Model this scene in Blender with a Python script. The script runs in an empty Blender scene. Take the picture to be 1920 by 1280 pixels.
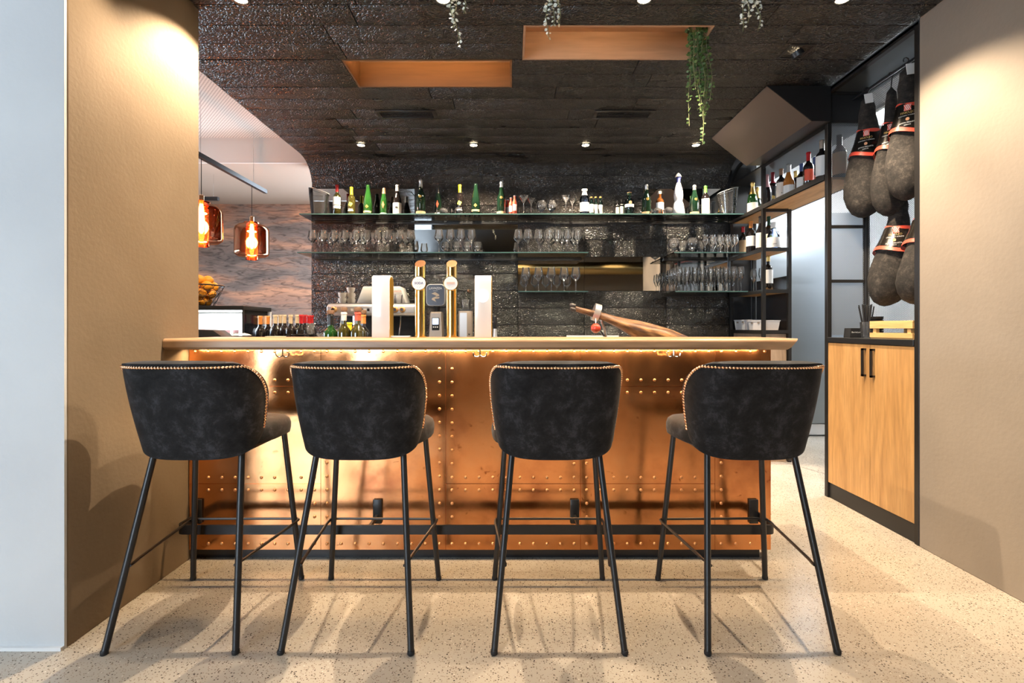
import bpy, bmesh, math, random
from mathutils import Vector, Matrix
random.seed(11)
S = bpy.context.scene
C = S.collection
PI = math.pi
R = math.radians

# ------------------------------------------------------------------ camera
F, HX, HY, CZ = 894.0, 960.0, 614.0, 1.15       # focal length in px, vanishing point, eye height
def X(px, d): return (px - HX) * d / F
def Z(py, d): return CZ + (HY - py) * d / F
cd = bpy.data.cameras.new('camera'); cam = bpy.data.objects.new('camera', cd); C.objects.link(cam)
cam.location = (0, 0, CZ); cam.rotation_euler = (PI / 2, 0, 0)
cd.sensor_width = 36; cd.lens = F / 1920 * 36; cd.shift_y = -(640 - HY) / 1920
cd.clip_start = 0.05
S.camera = cam

# ------------------------------------------------------------------ world, exposure, daylight
w = bpy.data.worlds.new('world'); S.world = w; w.use_nodes = True
bg = w.node_tree.nodes['Background']
bg.inputs[0].default_value = (0.72, 0.85, 1.0, 1); bg.inputs[1].default_value = 10.0
S.view_settings.view_transform = 'Standard'; S.view_settings.look = 'None'
S.view_settings.gamma = 1.0; S.view_settings.use_curve_mapping = False
S.view_settings.exposure = 0.75
S.cycles.max_bounces = 8; S.cycles.diffuse_bounces = 4; S.cycles.glossy_bounces = 5
S.cycles.transparent_max_bounces = 24; S.cycles.transmission_bounces = 4
S.cycles.caustics_reflective = False; S.cycles.caustics_refractive = False
S.cycles.sample_clamp_indirect = 4.0
S.cycles.use_denoising = True

def portal(name, loc, rot, sx, sy):
    l = bpy.data.lights.new(name, 'AREA'); l.shape = 'RECTANGLE'; l.size = sx; l.size_y = sy
    l.cycles.is_portal = True
    o = bpy.data.objects.new(name, l); C.objects.link(o); o.location = loc; o.rotation_euler = rot
    return o
portal('daylight_portal', (-3.5, -3.55, 1.62), (PI / 2, 0, 0), 2.8, 2.85)
portal('daylight_portal', (-5.05, 4.1, 1.6), (PI / 2, 0, -PI / 2), 2.8, 1.0)  # serves the added lounge window

WARM = (1.0, 0.79, 0.56)
def spot(loc, target, power, size=80, blend=0.6, color=WARM, radius=0.012):
    l = bpy.data.lights.new('spot_beam', 'SPOT'); l.energy = power; l.color = color
    l.spot_size = R(size); l.spot_blend = blend; l.shadow_soft_size = radius
    o = bpy.data.objects.new('spot_beam', l); C.objects.link(o); o.location = loc
    o.rotation_euler = (Vector(target) - Vector(loc)).to_track_quat('-Z', 'Y').to_euler()
    return o
def area(loc, rot, sx, sy, power, color=WARM):
    l = bpy.data.lights.new('strip_light', 'AREA'); l.shape = 'RECTANGLE'; l.size = sx; l.size_y = sy
    l.energy = power; l.color = color
    o = bpy.data.objects.new('strip_light', l); C.objects.link(o); o.location = loc; o.rotation_euler = rot
    return o

# ------------------------------------------------------------------ materials
def nt(name):
    m = bpy.data.materials.new(name); m.use_nodes = True
    t = m.node_tree; b = t.nodes['Principled BSDF']
    return m, t, b
def nd(t, kind, **kw):
    n = t.nodes.new(kind)
    for k, v in kw.items():
        if isinstance(k, str) and k.startswith('i_'): n.inputs[k[2:].replace('_', ' ')].default_value = v
        else: setattr(n, k, v)
    return n
def ramp(t, stops):
    n = t.nodes.new('ShaderNodeValToRGB'); e = n.color_ramp.elements
    while len(e) < len(stops): e.new(0.5)
    for el, (p, c) in zip(e, stops):
        el.position = p; el.color = (c[0], c[1], c[2], 1) if len(c) == 3 else c
    return n
def pos(t, scale=(1, 1, 1), rot=(0, 0, 0)):
    g = t.nodes.new('ShaderNodeNewGeometry'); mp = t.nodes.new('ShaderNodeMapping')
    mp.inputs['Scale'].default_value = scale; mp.inputs['Rotation'].default_value = rot
    t.links.new(g.outputs['Position'], mp.inputs['Vector'])
    return mp.outputs['Vector']
def M_(name, col, rough=0.5, metal=0.0, spec=0.5, coat=0.0, sheen=0.0, emit=None, es=0.0, alpha=1.0):
    m, t, b = nt(name)
    b.inputs['Base Color'].default_value = (*col, 1); b.inputs['Roughness'].default_value = rough
    b.inputs['Metallic'].default_value = metal; b.inputs['Specular IOR Level'].default_value = spec
    b.inputs['Coat Weight'].default_value = coat; b.inputs['Sheen Weight'].default_value = sheen
    if emit:
        b.inputs['Emission Color'].default_value = (*emit, 1); b.inputs['Emission Strength'].default_value = es
    m.diffuse_color = (*col, 1)
    return m
def noise_bump(t, b, vec, scale, strength, dist=0.002, detail=4):
    n = nd(t, 'ShaderNodeTexNoise'); n.inputs['Scale'].default_value = scale; n.inputs['Detail'].default_value = detail
    t.links.new(vec, n.inputs['Vector'])
    bu = nd(t, 'ShaderNodeBump'); bu.inputs['Strength'].default_value = strength; bu.inputs['Distance'].default_value = dist
    t.links.new(n.outputs['Fac'], bu.inputs['Height']); t.links.new(bu.outputs['Normal'], b.inputs['Normal'])
    return n
def plaster(name, c1, c2, rough=0.85):
    m, t, b = nt(name); v = pos(t)
    n = nd(t, 'ShaderNodeTexNoise'); n.inputs['Scale'].default_value = 2.2; n.inputs['Detail'].default_value = 6
    t.links.new(v, n.inputs['Vector'])
    r = ramp(t, [(0.35, c1), (0.68, c2)]); t.links.new(n.outputs['Fac'], r.inputs[0])
    t.links.new(r.outputs[0], b.inputs['Base Color']); b.inputs['Roughness'].default_value = rough
    b.inputs['Specular IOR Level'].default_value = 0.25
    noise_bump(t, b, v, 55, 0.28, 0.004, 6)
    return m
def wood(name, cols, along='x', scale=9.0, rough=0.45, vari=0.0):
    m, t, b = nt(name)
    k = {'x': (0.10, 1, 1), 'y': (1, 0.10, 1), 'z': (1, 1, 0.10)}[along]
    v = pos(t, k)
    n = nd(t, 'ShaderNodeTexNoise'); n.inputs['Scale'].default_value = scale; n.inputs['Detail'].default_value = 8
    n.inputs['Roughness'].default_value = 0.62; n.inputs['Distortion'].default_value = 1.2
    t.links.new(v, n.inputs['Vector'])
    st = [(0.25 + 0.5 * i / (len(cols) - 1), c) for i, c in enumerate(cols)]
    r = ramp(t, st); t.links.new(n.outputs['Fac'], r.inputs[0])
    out = r.outputs[0]
    n2 = nd(t, 'ShaderNodeTexNoise'); n2.inputs['Scale'].default_value = scale * 9; n2.inputs['Detail'].default_value = 3
    t.links.new(v, n2.inputs['Vector'])
    mx = nd(t, 'ShaderNodeMix', data_type='RGBA', blend_type='MULTIPLY'); mx.inputs[0].default_value = 0.35
    r2 = ramp(t, [(0.35, (0.55, 0.55, 0.55)), (0.62, (1.05, 1.05, 1.05))]); t.links.new(n2.outputs['Fac'], r2.inputs[0])
    t.links.new(out, mx.inputs[6]); t.links.new(r2.outputs[0], mx.inputs[7])
    t.links.new(mx.outputs[2], b.inputs['Base Color']); b.inputs['Roughness'].default_value = rough
    bu = nd(t, 'ShaderNodeBump'); bu.inputs['Strength'].default_value = 0.15; bu.inputs['Distance'].default_value = 0.002
    t.links.new(n2.outputs['Fac'], bu.inputs['Height']); t.links.new(bu.outputs['Normal'], b.inputs['Normal'])
    return m
def charred():
    m, t, b = nt('charred_wood'); v = pos(t, (1, 1, 1))
    n0 = nd(t, 'ShaderNodeTexNoise'); n0.inputs['Scale'].default_value = 14; n0.inputs['Detail'].default_value = 3
    t.links.new(v, n0.inputs['Vector'])
    mxv = nd(t, 'ShaderNodeMix', data_type='VECTOR'); mxv.inputs[0].default_value = 0.035
    t.links.new(v, mxv.inputs[4]); t.links.new(n0.outputs['Color'], mxv.inputs[5])
    mp = nd(t, 'ShaderNodeMapping'); mp.inputs['Scale'].default_value = (1.0, 1.5, 1.5); t.links.new(mxv.outputs[1], mp.inputs['Vector'])
    vo = nd(t, 'ShaderNodeTexVoronoi', feature='DISTANCE_TO_EDGE'); vo.inputs['Scale'].default_value = 54
    t.links.new(mp.outputs[0], vo.inputs['Vector'])
    cr = ramp(t, [(0.0, (0, 0, 0)), (0.16, (.55, .55, .55)), (0.5, (1, 1, 1))]); t.links.new(vo.outputs['Distance'], cr.inputs[0])
    n1 = nd(t, 'ShaderNodeTexNoise'); n1.inputs['Scale'].default_value = 5; n1.inputs['Detail'].default_value = 4
    t.links.new(pos(t, (0.35, 1, 1)), n1.inputs['Vector'])
    oi = nd(t, 'ShaderNodeObjectInfo')
    ad = nd(t, 'ShaderNodeMath', operation='ADD'); t.links.new(n1.outputs['Fac'], ad.inputs[0]); t.links.new(oi.outputs['Random'], ad.inputs[1])
    cb = ramp(t, [(0.35, (0.0065, 0.006, 0.0058)), (0.75, (0.013, 0.0115, 0.0105)), (1.3 / 1.5, (0.022, 0.0185, 0.016))])
    dv = nd(t, 'ShaderNodeMath', operation='DIVIDE'); dv.inputs[1].default_value = 1.5; t.links.new(ad.outputs[0], dv.inputs[0])
    t.links.new(dv.outputs[0], cb.inputs[0]); t.links.new(cb.outputs[0], b.inputs['Base Color'])
    bs = nd(t, 'ShaderNodeMath', operation='MULTIPLY'); t.links.new(n1.outputs['Fac'], bs.inputs[0]); bs.inputs[1].default_value = 1.25
    bu = nd(t, 'ShaderNodeBump'); bu.inputs['Distance'].default_value = 0.011
    t.links.new(bs.outputs[0], bu.inputs['Strength']); t.links.new(cr.outputs[0], bu.inputs['Height'])
    t.links.new(bu.outputs['Normal'], b.inputs['Normal'])
    rr = nd(t, 'ShaderNodeMapRange'); rr.inputs[3].default_value = 0.20; rr.inputs[4].default_value = 0.40
    t.links.new(n1.outputs['Fac'], rr.inputs[0]); t.links.new(rr.outputs[0], b.inputs['Roughness'])
    b.inputs['Specular IOR Level'].default_value = 0.75
    return m
def terrazzo():
    m, t, b = nt('terrazzo'); v = pos(t)
    n = nd(t, 'ShaderNodeTexNoise'); n.inputs['Scale'].default_value = 1.6; n.inputs['Detail'].default_value = 5
    t.links.new(v, n.inputs['Vector'])
    base = ramp(t, [(0.3, (0.40, 0.35, 0.288)), (0.7, (0.50, 0.445, 0.375))]); t.links.new(n.outputs['Fac'], base.inputs[0])
    cur = base.outputs[0]
    for sc, prob, rad, col in ((110, 0.30, 0.30, (0.10, 0.075, 0.055)), (75, 0.12, 0.24, (0.05, 0.042, 0.036)), (95, 0.09, 0.26, (0.68, 0.62, 0.54)), (170, 0.3, 0.34, (0.23, 0.17, 0.12))):
        vo = nd(t, 'ShaderNodeTexVoronoi'); vo.inputs['Scale'].default_value = sc
        mp = nd(t, 'ShaderNodeMapping'); mp.inputs['Location'].default_value = (sc * .13, sc * .07, 0); mp.inputs['Scale'].default_value = (1, 1.2, 0)
        t.links.new(v, mp.inputs[0]); t.links.new(mp.outputs[0], vo.inputs['Vector'])
        a = nd(t, 'ShaderNodeMath', operation='LESS_THAN'); a.inputs[1].default_value = rad; t.links.new(vo.outputs['Distance'], a.inputs[0])
        sx = nd(t, 'ShaderNodeSeparateColor'); t.links.new(vo.outputs['Color'], sx.inputs[0])
        c = nd(t, 'ShaderNodeMath', operation='LESS_THAN'); c.inputs[1].default_value = prob; t.links.new(sx.outputs[0], c.inputs[0])
        mu = nd(t, 'ShaderNodeMath', operation='MULTIPLY'); t.links.new(a.outputs[0], mu.inputs[0]); t.links.new(c.outputs[0], mu.inputs[1])
        mx = nd(t, 'ShaderNodeMix', data_type='RGBA'); t.links.new(mu.outputs[0], mx.inputs[0]); t.links.new(cur, mx.inputs[6]); mx.inputs[7].default_value = (*col, 1)
        cur = mx.outputs[2]
    t.links.new(cur, b.inputs['Base Color']); b.inputs['Roughness'].default_value = 0.20
    b.inputs['Specular IOR Level'].default_value = 0.4
    noise_bump(t, b, v, 6, 0.04, 0.01, 2)
    return m
def copper():
    m, t, b = nt('copper_sheet'); v = pos(t)
    n = nd(t, 'ShaderNodeTexNoise'); n.inputs['Scale'].default_value = 3.2; n.inputs['Detail'].default_value = 7; n.inputs['Roughness'].default_value = 0.6
    t.links.new(v, n.inputs['Vector'])
    oi = nd(t, 'ShaderNodeObjectInfo'); rr = nd(t, 'ShaderNodeMath', operation='MULTIPLY_ADD'); rr.inputs[1].default_value = 0.22; rr.inputs[2].default_value = -0.11
    t.links.new(oi.outputs['Random'], rr.inputs[0])
    ad = nd(t, 'ShaderNodeMath', operation='ADD'); t.links.new(n.outputs['Fac'], ad.inputs[0]); t.links.new(rr.outputs[0], ad.inputs[1])
    c = ramp(t, [(0.26, (0.54, 0.20, 0.085)), (0.44, (0.84, 0.37, 0.15)), (0.7, (0.91, 0.45, 0.20))]); t.links.new(ad.outputs[0], c.inputs[0])
    # smudges and small stains
    n2 = nd(t, 'ShaderNodeTexNoise'); n2.inputs['Scale'].default_value = 17; n2.inputs['Detail'].default_value = 5; n2.inputs['Distortion'].default_value = 1.5
    t.links.new(v, n2.inputs['Vector'])
    s = ramp(t, [(0.24, (0.30, 0.15, 0.08)), (0.33, (1, 1, 1))]); t.links.new(n2.outputs['Fac'], s.inputs[0])
    mx = nd(t, 'ShaderNodeMix', data_type='RGBA', blend_type='MULTIPLY'); mx.inputs[0].default_value = 0.75
    t.links.new(c.outputs[0], mx.inputs[6]); t.links.new(s.outputs[0], mx.inputs[7]); t.links.new(mx.outputs[2], b.inputs['Base Color'])
    b.inputs['Metallic'].default_value = 1
    n3 = nd(t, 'ShaderNodeTexNoise'); n3.inputs['Scale'].default_value = 7; n3.inputs['Detail'].default_value = 6
    t.links.new(v, n3.inputs['Vector'])
    r3 = nd(t, 'ShaderNodeMapRange'); r3.inputs[1].default_value = .3; r3.inputs[2].default_value = .7; r3.inputs[3].default_value = 0.13; r3.inputs[4].default_value = 0.25
    t.links.new(n3.outputs['Fac'], r3.inputs[0]); t.links.new(r3.outputs[0], b.inputs['Roughness'])
    bu = nd(t, 'ShaderNodeBump'); bu.inputs['Strength'].default_value = 0.12; bu.inputs['Distance'].default_value = 0.01
    t.links.new(n.outputs['Fac'], bu.inputs['Height']); t.links.new(bu.outputs['Normal'], b.inputs['Normal'])
    return m
def velvet():
    m, t, b = nt('black_velvet')
    tc = nd(t, 'ShaderNodeTexCoord'); v = tc.outputs['Object']
    n = nd(t, 'ShaderNodeTexNoise'); n.inputs['Scale'].default_value = 10; n.inputs['Detail'].default_value = 9; n.inputs['Roughness'].default_value = 0.78
    n.inputs['Distortion'].default_value = 0.25
    t.links.new(v, n.inputs['Vector'])
    c = ramp(t, [(0.38, (0.0045, 0.0045, 0.005)), (0.52, (0.013, 0.0128, 0.0138)), (0.66, (0.046, 0.046, 0.052))]); t.links.new(n.outputs['Fac'], c.inputs[0])
    t.links.new(c.outputs[0], b.inputs['Base Color']); b.inputs['Roughness'].default_value = 0.75
    b.inputs['Sheen Weight'].default_value = 0.10; b.inputs['Sheen Roughness'].default_value = 0.35
    b.inputs['Specular IOR Level'].default_value = 0.2
    noise_bump(t, b, v, 260, 0.25, 0.001, 2)
    return m
def glass_(name, tint, ior=1.5, haze=0.0):
    m = bpy.data.materials.new(name); m.use_nodes = True; t = m.node_tree; t.nodes.clear()
    o = nd(t, 'ShaderNodeOutputMaterial'); mix = nd(t, 'ShaderNodeMixShader')
    tr = nd(t, 'ShaderNodeBsdfTransparent'); tr.inputs[0].default_value = (*tint, 1)
    gl = nd(t, 'ShaderNodeBsdfGlossy'); gl.inputs['Roughness'].default_value = 0.04
    fr = nd(t, 'ShaderNodeFresnel'); fr.inputs['IOR'].default_value = ior
    under = tr.outputs[0]
    if haze > 0:                                   # white scatter mixed in to imitate bright refraction in the glass
        df = nd(t, 'ShaderNodeBsdfTranslucent'); df.inputs[0].default_value = (.95, .96, 1, 1)
        d2 = nd(t, 'ShaderNodeBsdfDiffuse'); d2.inputs[0].default_value = (.95, .96, 1, 1)
        md = nd(t, 'ShaderNodeMixShader'); md.inputs[0].default_value = .5
        t.links.new(df.outputs[0], md.inputs[1]); t.links.new(d2.outputs[0], md.inputs[2])
        f2 = nd(t, 'ShaderNodeFresnel'); f2.inputs['IOR'].default_value = 1.3
        ma = nd(t, 'ShaderNodeMath', operation='MULTIPLY_ADD'); ma.inputs[1].default_value = haze * 3; ma.inputs[2].default_value = haze
        t.links.new(f2.outputs[0], ma.inputs[0])
        mh = nd(t, 'ShaderNodeMixShader'); t.links.new(ma.outputs[0], mh.inputs[0])
        t.links.new(tr.outputs[0], mh.inputs[1]); t.links.new(md.outputs[0], mh.inputs[2])
        under = mh.outputs[0]
    t.links.new(fr.outputs[0], mix.inputs[0]); t.links.new(under, mix.inputs[1]); t.links.new(gl.outputs[0], mix.inputs[2])
    t.links.new(mix.outputs[0], o.inputs[0])
    return m
def perforated(name, axes, pitch, hole, col, hole_col=None, rough=0.4, metal=0.6):
    m, t, b = nt(name)
    sc = tuple((1.0 / pitch if a in axes else 0.0) for a in 'xyz')
    rot = {'yz': (R(45), 0, 0), 'xz': (0, R(45), 0), 'xy': (0, 0, R(45))}[axes]
    g = nd(t, 'ShaderNodeNewGeometry')
    m1 = nd(t, 'ShaderNodeMapping'); m1.inputs['Rotation'].default_value = rot
    m2 = nd(t, 'ShaderNodeMapping'); m2.inputs['Scale'].default_value = sc
    t.links.new(g.outputs['Position'], m1.inputs[0]); t.links.new(m1.outputs[0], m2.inputs[0])
    vo = nd(t, 'ShaderNodeTexVoronoi'); vo.inputs['Scale'].default_value = 1.0; vo.inputs['Randomness'].default_value = 0.0
    t.links.new(m2.outputs[0], vo.inputs['Vector'])
    lt = nd(t, 'ShaderNodeMath', operation='GREATER_THAN'); lt.inputs[1].default_value = hole; t.links.new(vo.outputs['Distance'], lt.inputs[0])
    b.inputs['Base Color'].default_value = (*col, 1); b.inputs['Roughness'].default_value = rough; b.inputs['Metallic'].default_value = metal
    if hole_col is None: t.links.new(lt.outputs[0], b.inputs['Alpha'])
    else:
        mx = nd(t, 'ShaderNodeMix', data_type='RGBA'); t.links.new(lt.outputs[0], mx.inputs[0]); mx.inputs[6].default_value = (*hole_col, 1); mx.inputs[7].default_value = (*col, 1)
        t.links.new(mx.outputs[2], b.inputs['Base Color'])
    return m
def lounge_wall():
    m, t, b = nt('weathered_panel'); v = pos(t, (0.5, 1, 2.2))
    n = nd(t, 'ShaderNodeTexNoise'); n.inputs['Scale'].default_value = 1.9; n.inputs['Detail'].default_value = 7; n.inputs['Roughness'].default_value = .58; n.inputs['Distortion'].default_value = .6
    t.links.new(v, n.inputs['Vector'])
    r = ramp(t, [(0.33, (0.17, 0.14, 0.125)), (0.44, (0.31, 0.24, 0.205)), (0.53, (0.47, 0.28, 0.20)), (0.63, (0.74, 0.40, 0.25))]); t.links.new(n.outputs['Fac'], r.inputs[0])
    n2 = nd(t, 'ShaderNodeTexNoise'); n2.inputs['Scale'].default_value = 9; n2.inputs['Detail'].default_value = 9; n2.inputs['Distortion'].default_value = 1.6
    t.links.new(v, n2.inputs['Vector'])
    s = ramp(t, [(0.35, (0.35, 0.34, 0.34)), (0.5, (1, 1, 1))]); t.links.new(n2.outputs['Fac'], s.inputs[0])
    mx = nd(t, 'ShaderNodeMix', data_type='RGBA', blend_type='MULTIPLY'); mx.inputs[0].default_value = 0.8
    t.links.new(r.outputs[0], mx.inputs[6]); t.links.new(s.outputs[0], mx.inputs[7]); t.links.new(mx.outputs[2], b.inputs['Base Color'])
    b.inputs['Roughness'].default_value = 0.8
    bu = nd(t, 'ShaderNodeBump'); bu.inputs['Strength'].default_value = 0.5; bu.inputs['Distance'].default_value = 0.02
    t.links.new(n2.outputs['Fac'], bu.inputs['Height']); t.links.new(bu.outputs['Normal'], b.inputs['Normal'])
    return m
def sackcloth():
    m, t, b = nt('black_sackcloth'); tc = nd(t, 'ShaderNodeTexCoord'); v = tc.outputs['Object']
    n = nd(t, 'ShaderNodeTexNoise'); n.inputs['Scale'].default_value = 24; n.inputs['Detail'].default_value = 9; n.inputs['Roughness'].default_value = .85; t.links.new(v, n.inputs['Vector'])
    c = ramp(t, [(0.38, (0.006, 0.0055, 0.005)), (0.52, (0.022, 0.0185, 0.016)), (0.68, (0.085, 0.072, 0.060))]); t.links.new(n.outputs['Fac'], c.inputs[0])
    t.links.new(c.outputs[0], b.inputs['Base Color']); b.inputs['Roughness'].default_value = 0.9
    bu = nd(t, 'ShaderNodeBump'); bu.inputs['Strength'].default_value = 0.6; bu.inputs['Distance'].default_value = 0.002
    t.links.new(n.outputs['Fac'], bu.inputs['Height']); t.links.new(bu.outputs['Normal'], b.inputs['Normal'])
    return m
def brushed(name, col, k, rough=0.3):
    m, t, b = nt(name)
    n = nd(t, 'ShaderNodeTexNoise'); n.inputs['Scale'].default_value = 6; n.inputs['Detail'].default_value = 4; t.links.new(pos(t, k), n.inputs['Vector'])
    r = nd(t, 'ShaderNodeMapRange'); r.inputs[3].default_value = rough - .08; r.inputs[4].default_value = rough + .12
    t.links.new(n.outputs['Fac'], r.inputs[0]); t.links.new(r.outputs[0], b.inputs['Roughness'])
    b.inputs['Base Color'].default_value = (*col, 1); b.inputs['Metallic'].default_value = 1
    return m
def hamskin():
    m, t, b = nt('cured_ham'); v = pos(t, (1, 1, 1), (0, R(-16), 0))
    mp = nd(t, 'ShaderNodeMapping'); mp.inputs['Scale'].default_value = (0.3, 1, 1.6); t.links.new(v, mp.inputs[0])
    n = nd(t, 'ShaderNodeTexNoise'); n.inputs['Scale'].default_value = 26; n.inputs['Detail'].default_value = 7; t.links.new(mp.outputs[0], n.inputs['Vector'])
    c = ramp(t, [(0.32, (0.035, 0.014, 0.007)), (0.5, (0.17, 0.075, 0.025)), (0.68, (0.50, 0.27, 0.10))]); t.links.new(n.outputs['Fac'], c.inputs[0])
    t.links.new(c.outputs[0], b.inputs['Base Color']); b.inputs['Roughness'].default_value = 0.45
    bu = nd(t, 'ShaderNodeBump'); bu.inputs['Strength'].default_value = 0.6; bu.inputs['Distance'].default_value = 0.006
    t.links.new(n.outputs['Fac'], bu.inputs['Height']); t.links.new(bu.outputs['Normal'], b.inputs['Normal'])
    return m

def lamp_glass():
    m = bpy.data.materials.new('copper_lamp_glass'); m.use_nodes = True; t = m.node_tree; t.nodes.clear()
    o = nd(t, 'ShaderNodeOutputMaterial'); mix = nd(t, 'ShaderNodeMixShader')
    tr = nd(t, 'ShaderNodeBsdfTransparent'); tr.inputs[0].default_value = (0.72, 0.36, 0.18, 1)
    gl = nd(t, 'ShaderNodeBsdfGlossy'); gl.inputs['Roughness'].default_value = 0.05; gl.inputs['Color'].default_value = (0.95, 0.55, 0.33, 1)
    fr = nd(t, 'ShaderNodeFresnel'); fr.inputs['IOR'].default_value = 2.9
    t.links.new(fr.outputs[0], mix.inputs[0]); t.links.new(tr.outputs[0], mix.inputs[1]); t.links.new(gl.outputs[0], mix.inputs[2])
    t.links.new(mix.outputs[0], o.inputs[0])
    return m
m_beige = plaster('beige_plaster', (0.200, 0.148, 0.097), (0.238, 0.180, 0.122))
m_beige_r = plaster('greige_plaster', (0.265, 0.226, 0.186), (0.300, 0.258, 0.215))
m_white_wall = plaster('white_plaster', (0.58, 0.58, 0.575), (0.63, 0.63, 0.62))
m_white = M_('white_paint', (0.80, 0.78, 0.75), 0.8)
m_soffit = M_('soffit_paint', (0.36, 0.275, 0.215), 0.85)
m_kitchen = M_('kitchen_wall_paint', (0.78, 0.81, 0.84), 0.6)
m_rear = M_('rear_wall_paint', (0.34, 0.25, 0.16), 0.8)
m_char = charred()
m_floor = terrazzo()
m_copper = copper()
m_rivet = M_('rivet_copper', (0.82, 0.42, 0.19), 0.34, 1)
m_velvet = velvet()
m_nail = M_('nailhead_copper', (0.90, 0.55, 0.33), 0.22, 1)
m_black = M_('black_steel', (0.012, 0.012, 0.013), 0.38, 0.0, 0.5)
m_blackmat = M_('black_matte', (0.010, 0.010, 0.011), 0.6)
m_frame = M_('dark_frame_steel', (0.030, 0.028, 0.027), 0.35, 0.5)
m_hood = M_('brown_steel_sheet', (0.165, 0.128, 0.108), 0.36, 0.55)
m_top = wood('counter_wood', [(0.25, 0.135, 0.068), (0.40, 0.235, 0.125), (0.46, 0.29, 0.17)], 'x', 7, 0.38)
m_oak = wood('oak_door', [(0.36, 0.185, 0.065), (0.53, 0.295, 0.11), (0.60, 0.35, 0.145)], 'z', 8, 0.45)
m_oaky = wood('oak_shelf', [(0.44, 0.235, 0.09), (0.62, 0.36, 0.15), (0.69, 0.42, 0.19)], 'y', 9, 0.5)
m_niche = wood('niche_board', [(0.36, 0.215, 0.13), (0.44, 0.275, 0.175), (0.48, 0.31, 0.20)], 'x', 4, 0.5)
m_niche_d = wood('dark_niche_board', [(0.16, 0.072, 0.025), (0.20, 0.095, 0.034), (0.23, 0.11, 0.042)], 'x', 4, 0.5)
m_pine = wood('crate_pine', [(0.62, 0.37, 0.13), (0.74, 0.47, 0.19), (0.80, 0.54, 0.25)], 'y', 8, 0.5)
m_palewood = wood('pale_cabinet_wood', [(0.36, 0.25, 0.17), (0.47, 0.34, 0.24), (0.52, 0.39, 0.28)], 'z', 8, 0.5)
m_worktop = M_('steel_worktop', (0.30, 0.30, 0.30), 0.35, 0.8)
m_steel = brushed('brushed_steel', (0.25, 0.275, 0.30), (0.05, 0.05, 6), 0.34)
m_chrome = M_('chrome', (0.75, 0.75, 0.76), 0.12, 1)
m_alu = M_('pale_steel', (0.66, 0.66, 0.67), 0.36, 0.8)
m_brass = M_('polished_brass', (0.90, 0.62, 0.22), 0.12, 1)
m_gold = M_('gold_panel', (0.85, 0.50, 0.06), 0.32, 0.85)
m_enamel = M_('white_enamel', (0.86, 0.84, 0.80), 0.22, 0, 0.5, 0.4)
m_mirror = M_('mirror_glass', (0.62, 0.62, 0.61), 0.02, 1)
m_glass = glass_('clear_glass', (0.97, 0.98, 0.98), 1.58, .075)
m_bucket = glass_('bucket_glass', (0.96, 0.97, 0.97), 1.55, .03)
m_shelfglass = glass_('shelf_glass', (0.95, 0.968, 0.965), 1.5)
m_pane = glass_('window_glass', (0.97, 0.98, 0.98), 1.35)
m_glassedge = M_('glass_edge', (0.10, 0.20, 0.19), 0.1, 0, 0.6)
m_lampglass = lamp_glass()
m_green = M_('green_bottle_glass', (0.009, 0.046, 0.008), 0.05, 0, 0.7, 0.6)
m_dkgreen = M_('dark_green_bottle_glass', (0.004, 0.014, 0.007), 0.05, 0, 0.7, 0.6)
m_olive = M_('olive_bottle_glass', (0.035, 0.030, 0.006), 0.05, 0, 0.7, 0.6)
m_dark = M_('dark_bottle_glass', (0.008, 0.006, 0.006), 0.05, 0, 0.7, 0.6)
m_rose = M_('rose_wine_glass', (0.42, 0.15, 0.03), 0.06, 0, 0.7, 0.6)
m_amber = M_('amber_bottle_glass', (0.10, 0.035, 0.008), 0.06, 0, 0.7, 0.6)
m_aqua = glass_('aqua_bottle_glass', (0.50, 0.80, 0.72), 1.6)
m_bluegl = glass_('blue_bottle_glass', (0.62, 0.72, 0.92), 1.6)
m_label = M_('cream_paper', (0.78, 0.72, 0.64), 0.7)
m_whitelabel = M_('white_paper', (0.85, 0.84, 0.82), 0.65)
m_kraft = M_('kraft_paper', (0.55, 0.36, 0.19), 0.7)
m_ink = M_('black_ink', (0.02, 0.02, 0.02), 0.6)
m_navy = M_('navy_ink', (0.03, 0.04, 0.16), 0.6)
m_orangeink = M_('orange_ink', (0.80, 0.42, 0.22), 0.6)
m_red = M_('red_foil', (0.42, 0.012, 0.016), 0.35)
m_wine = M_('wine_red_foil', (0.16, 0.008, 0.014), 0.35)
m_yellow = M_('yellow_foil', (0.82, 0.68, 0.02), 0.4)
m_silver = M_('silver_foil', (0.72, 0.72, 0.72), 0.3, 0.9)
m_goldfoil = M_('gold_foil', (0.75, 0.52, 0.18), 0.32, 0.9)
m_creamfoil = M_('cream_foil', (0.58, 0.46, 0.31), 0.4)
m_orangefoil = M_('orange_foil', (0.66, 0.24, 0.05), 0.38)
m_blackfoil = M_('black_foil', (0.015, 0.015, 0.015), 0.35)
m_pinkfoil = M_('pink_foil', (0.58, 0.30, 0.30), 0.4)
m_greenfoil = M_('green_foil', (0.12, 0.34, 0.06), 0.4)
m_dkgreenfoil = M_('dark_green_foil', (0.012, 0.06, 0.025), 0.4)
m_bluefoil = M_('blue_foil', (0.05, 0.08, 0.2), 0.4)
m_brown = M_('brown_foil', (0.22, 0.12, 0.07), 0.4)
m_cork = M_('cork', (0.16, 0.085, 0.045), 0.8)
m_clover = M_('clover_green_ink', (0.55, 0.62, 0.08), 0.6)
m_redink = M_('red_ink', (0.72, 0.10, 0.05), 0.5)
m_coral = M_('coral_band', (0.85, 0.10, 0.06), 0.4)
m_collar = M_('black_gloss_card', (0.012, 0.010, 0.008), 0.22)
m_sack = sackcloth()
m_mesh_yz = perforated('mesh_side', 'yz', 0.0085, 0.40, (0.34, 0.36, 0.38))
m_mesh_xz = perforated('mesh_end', 'xz', 0.0085, 0.40, (0.34, 0.36, 0.38))
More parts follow.
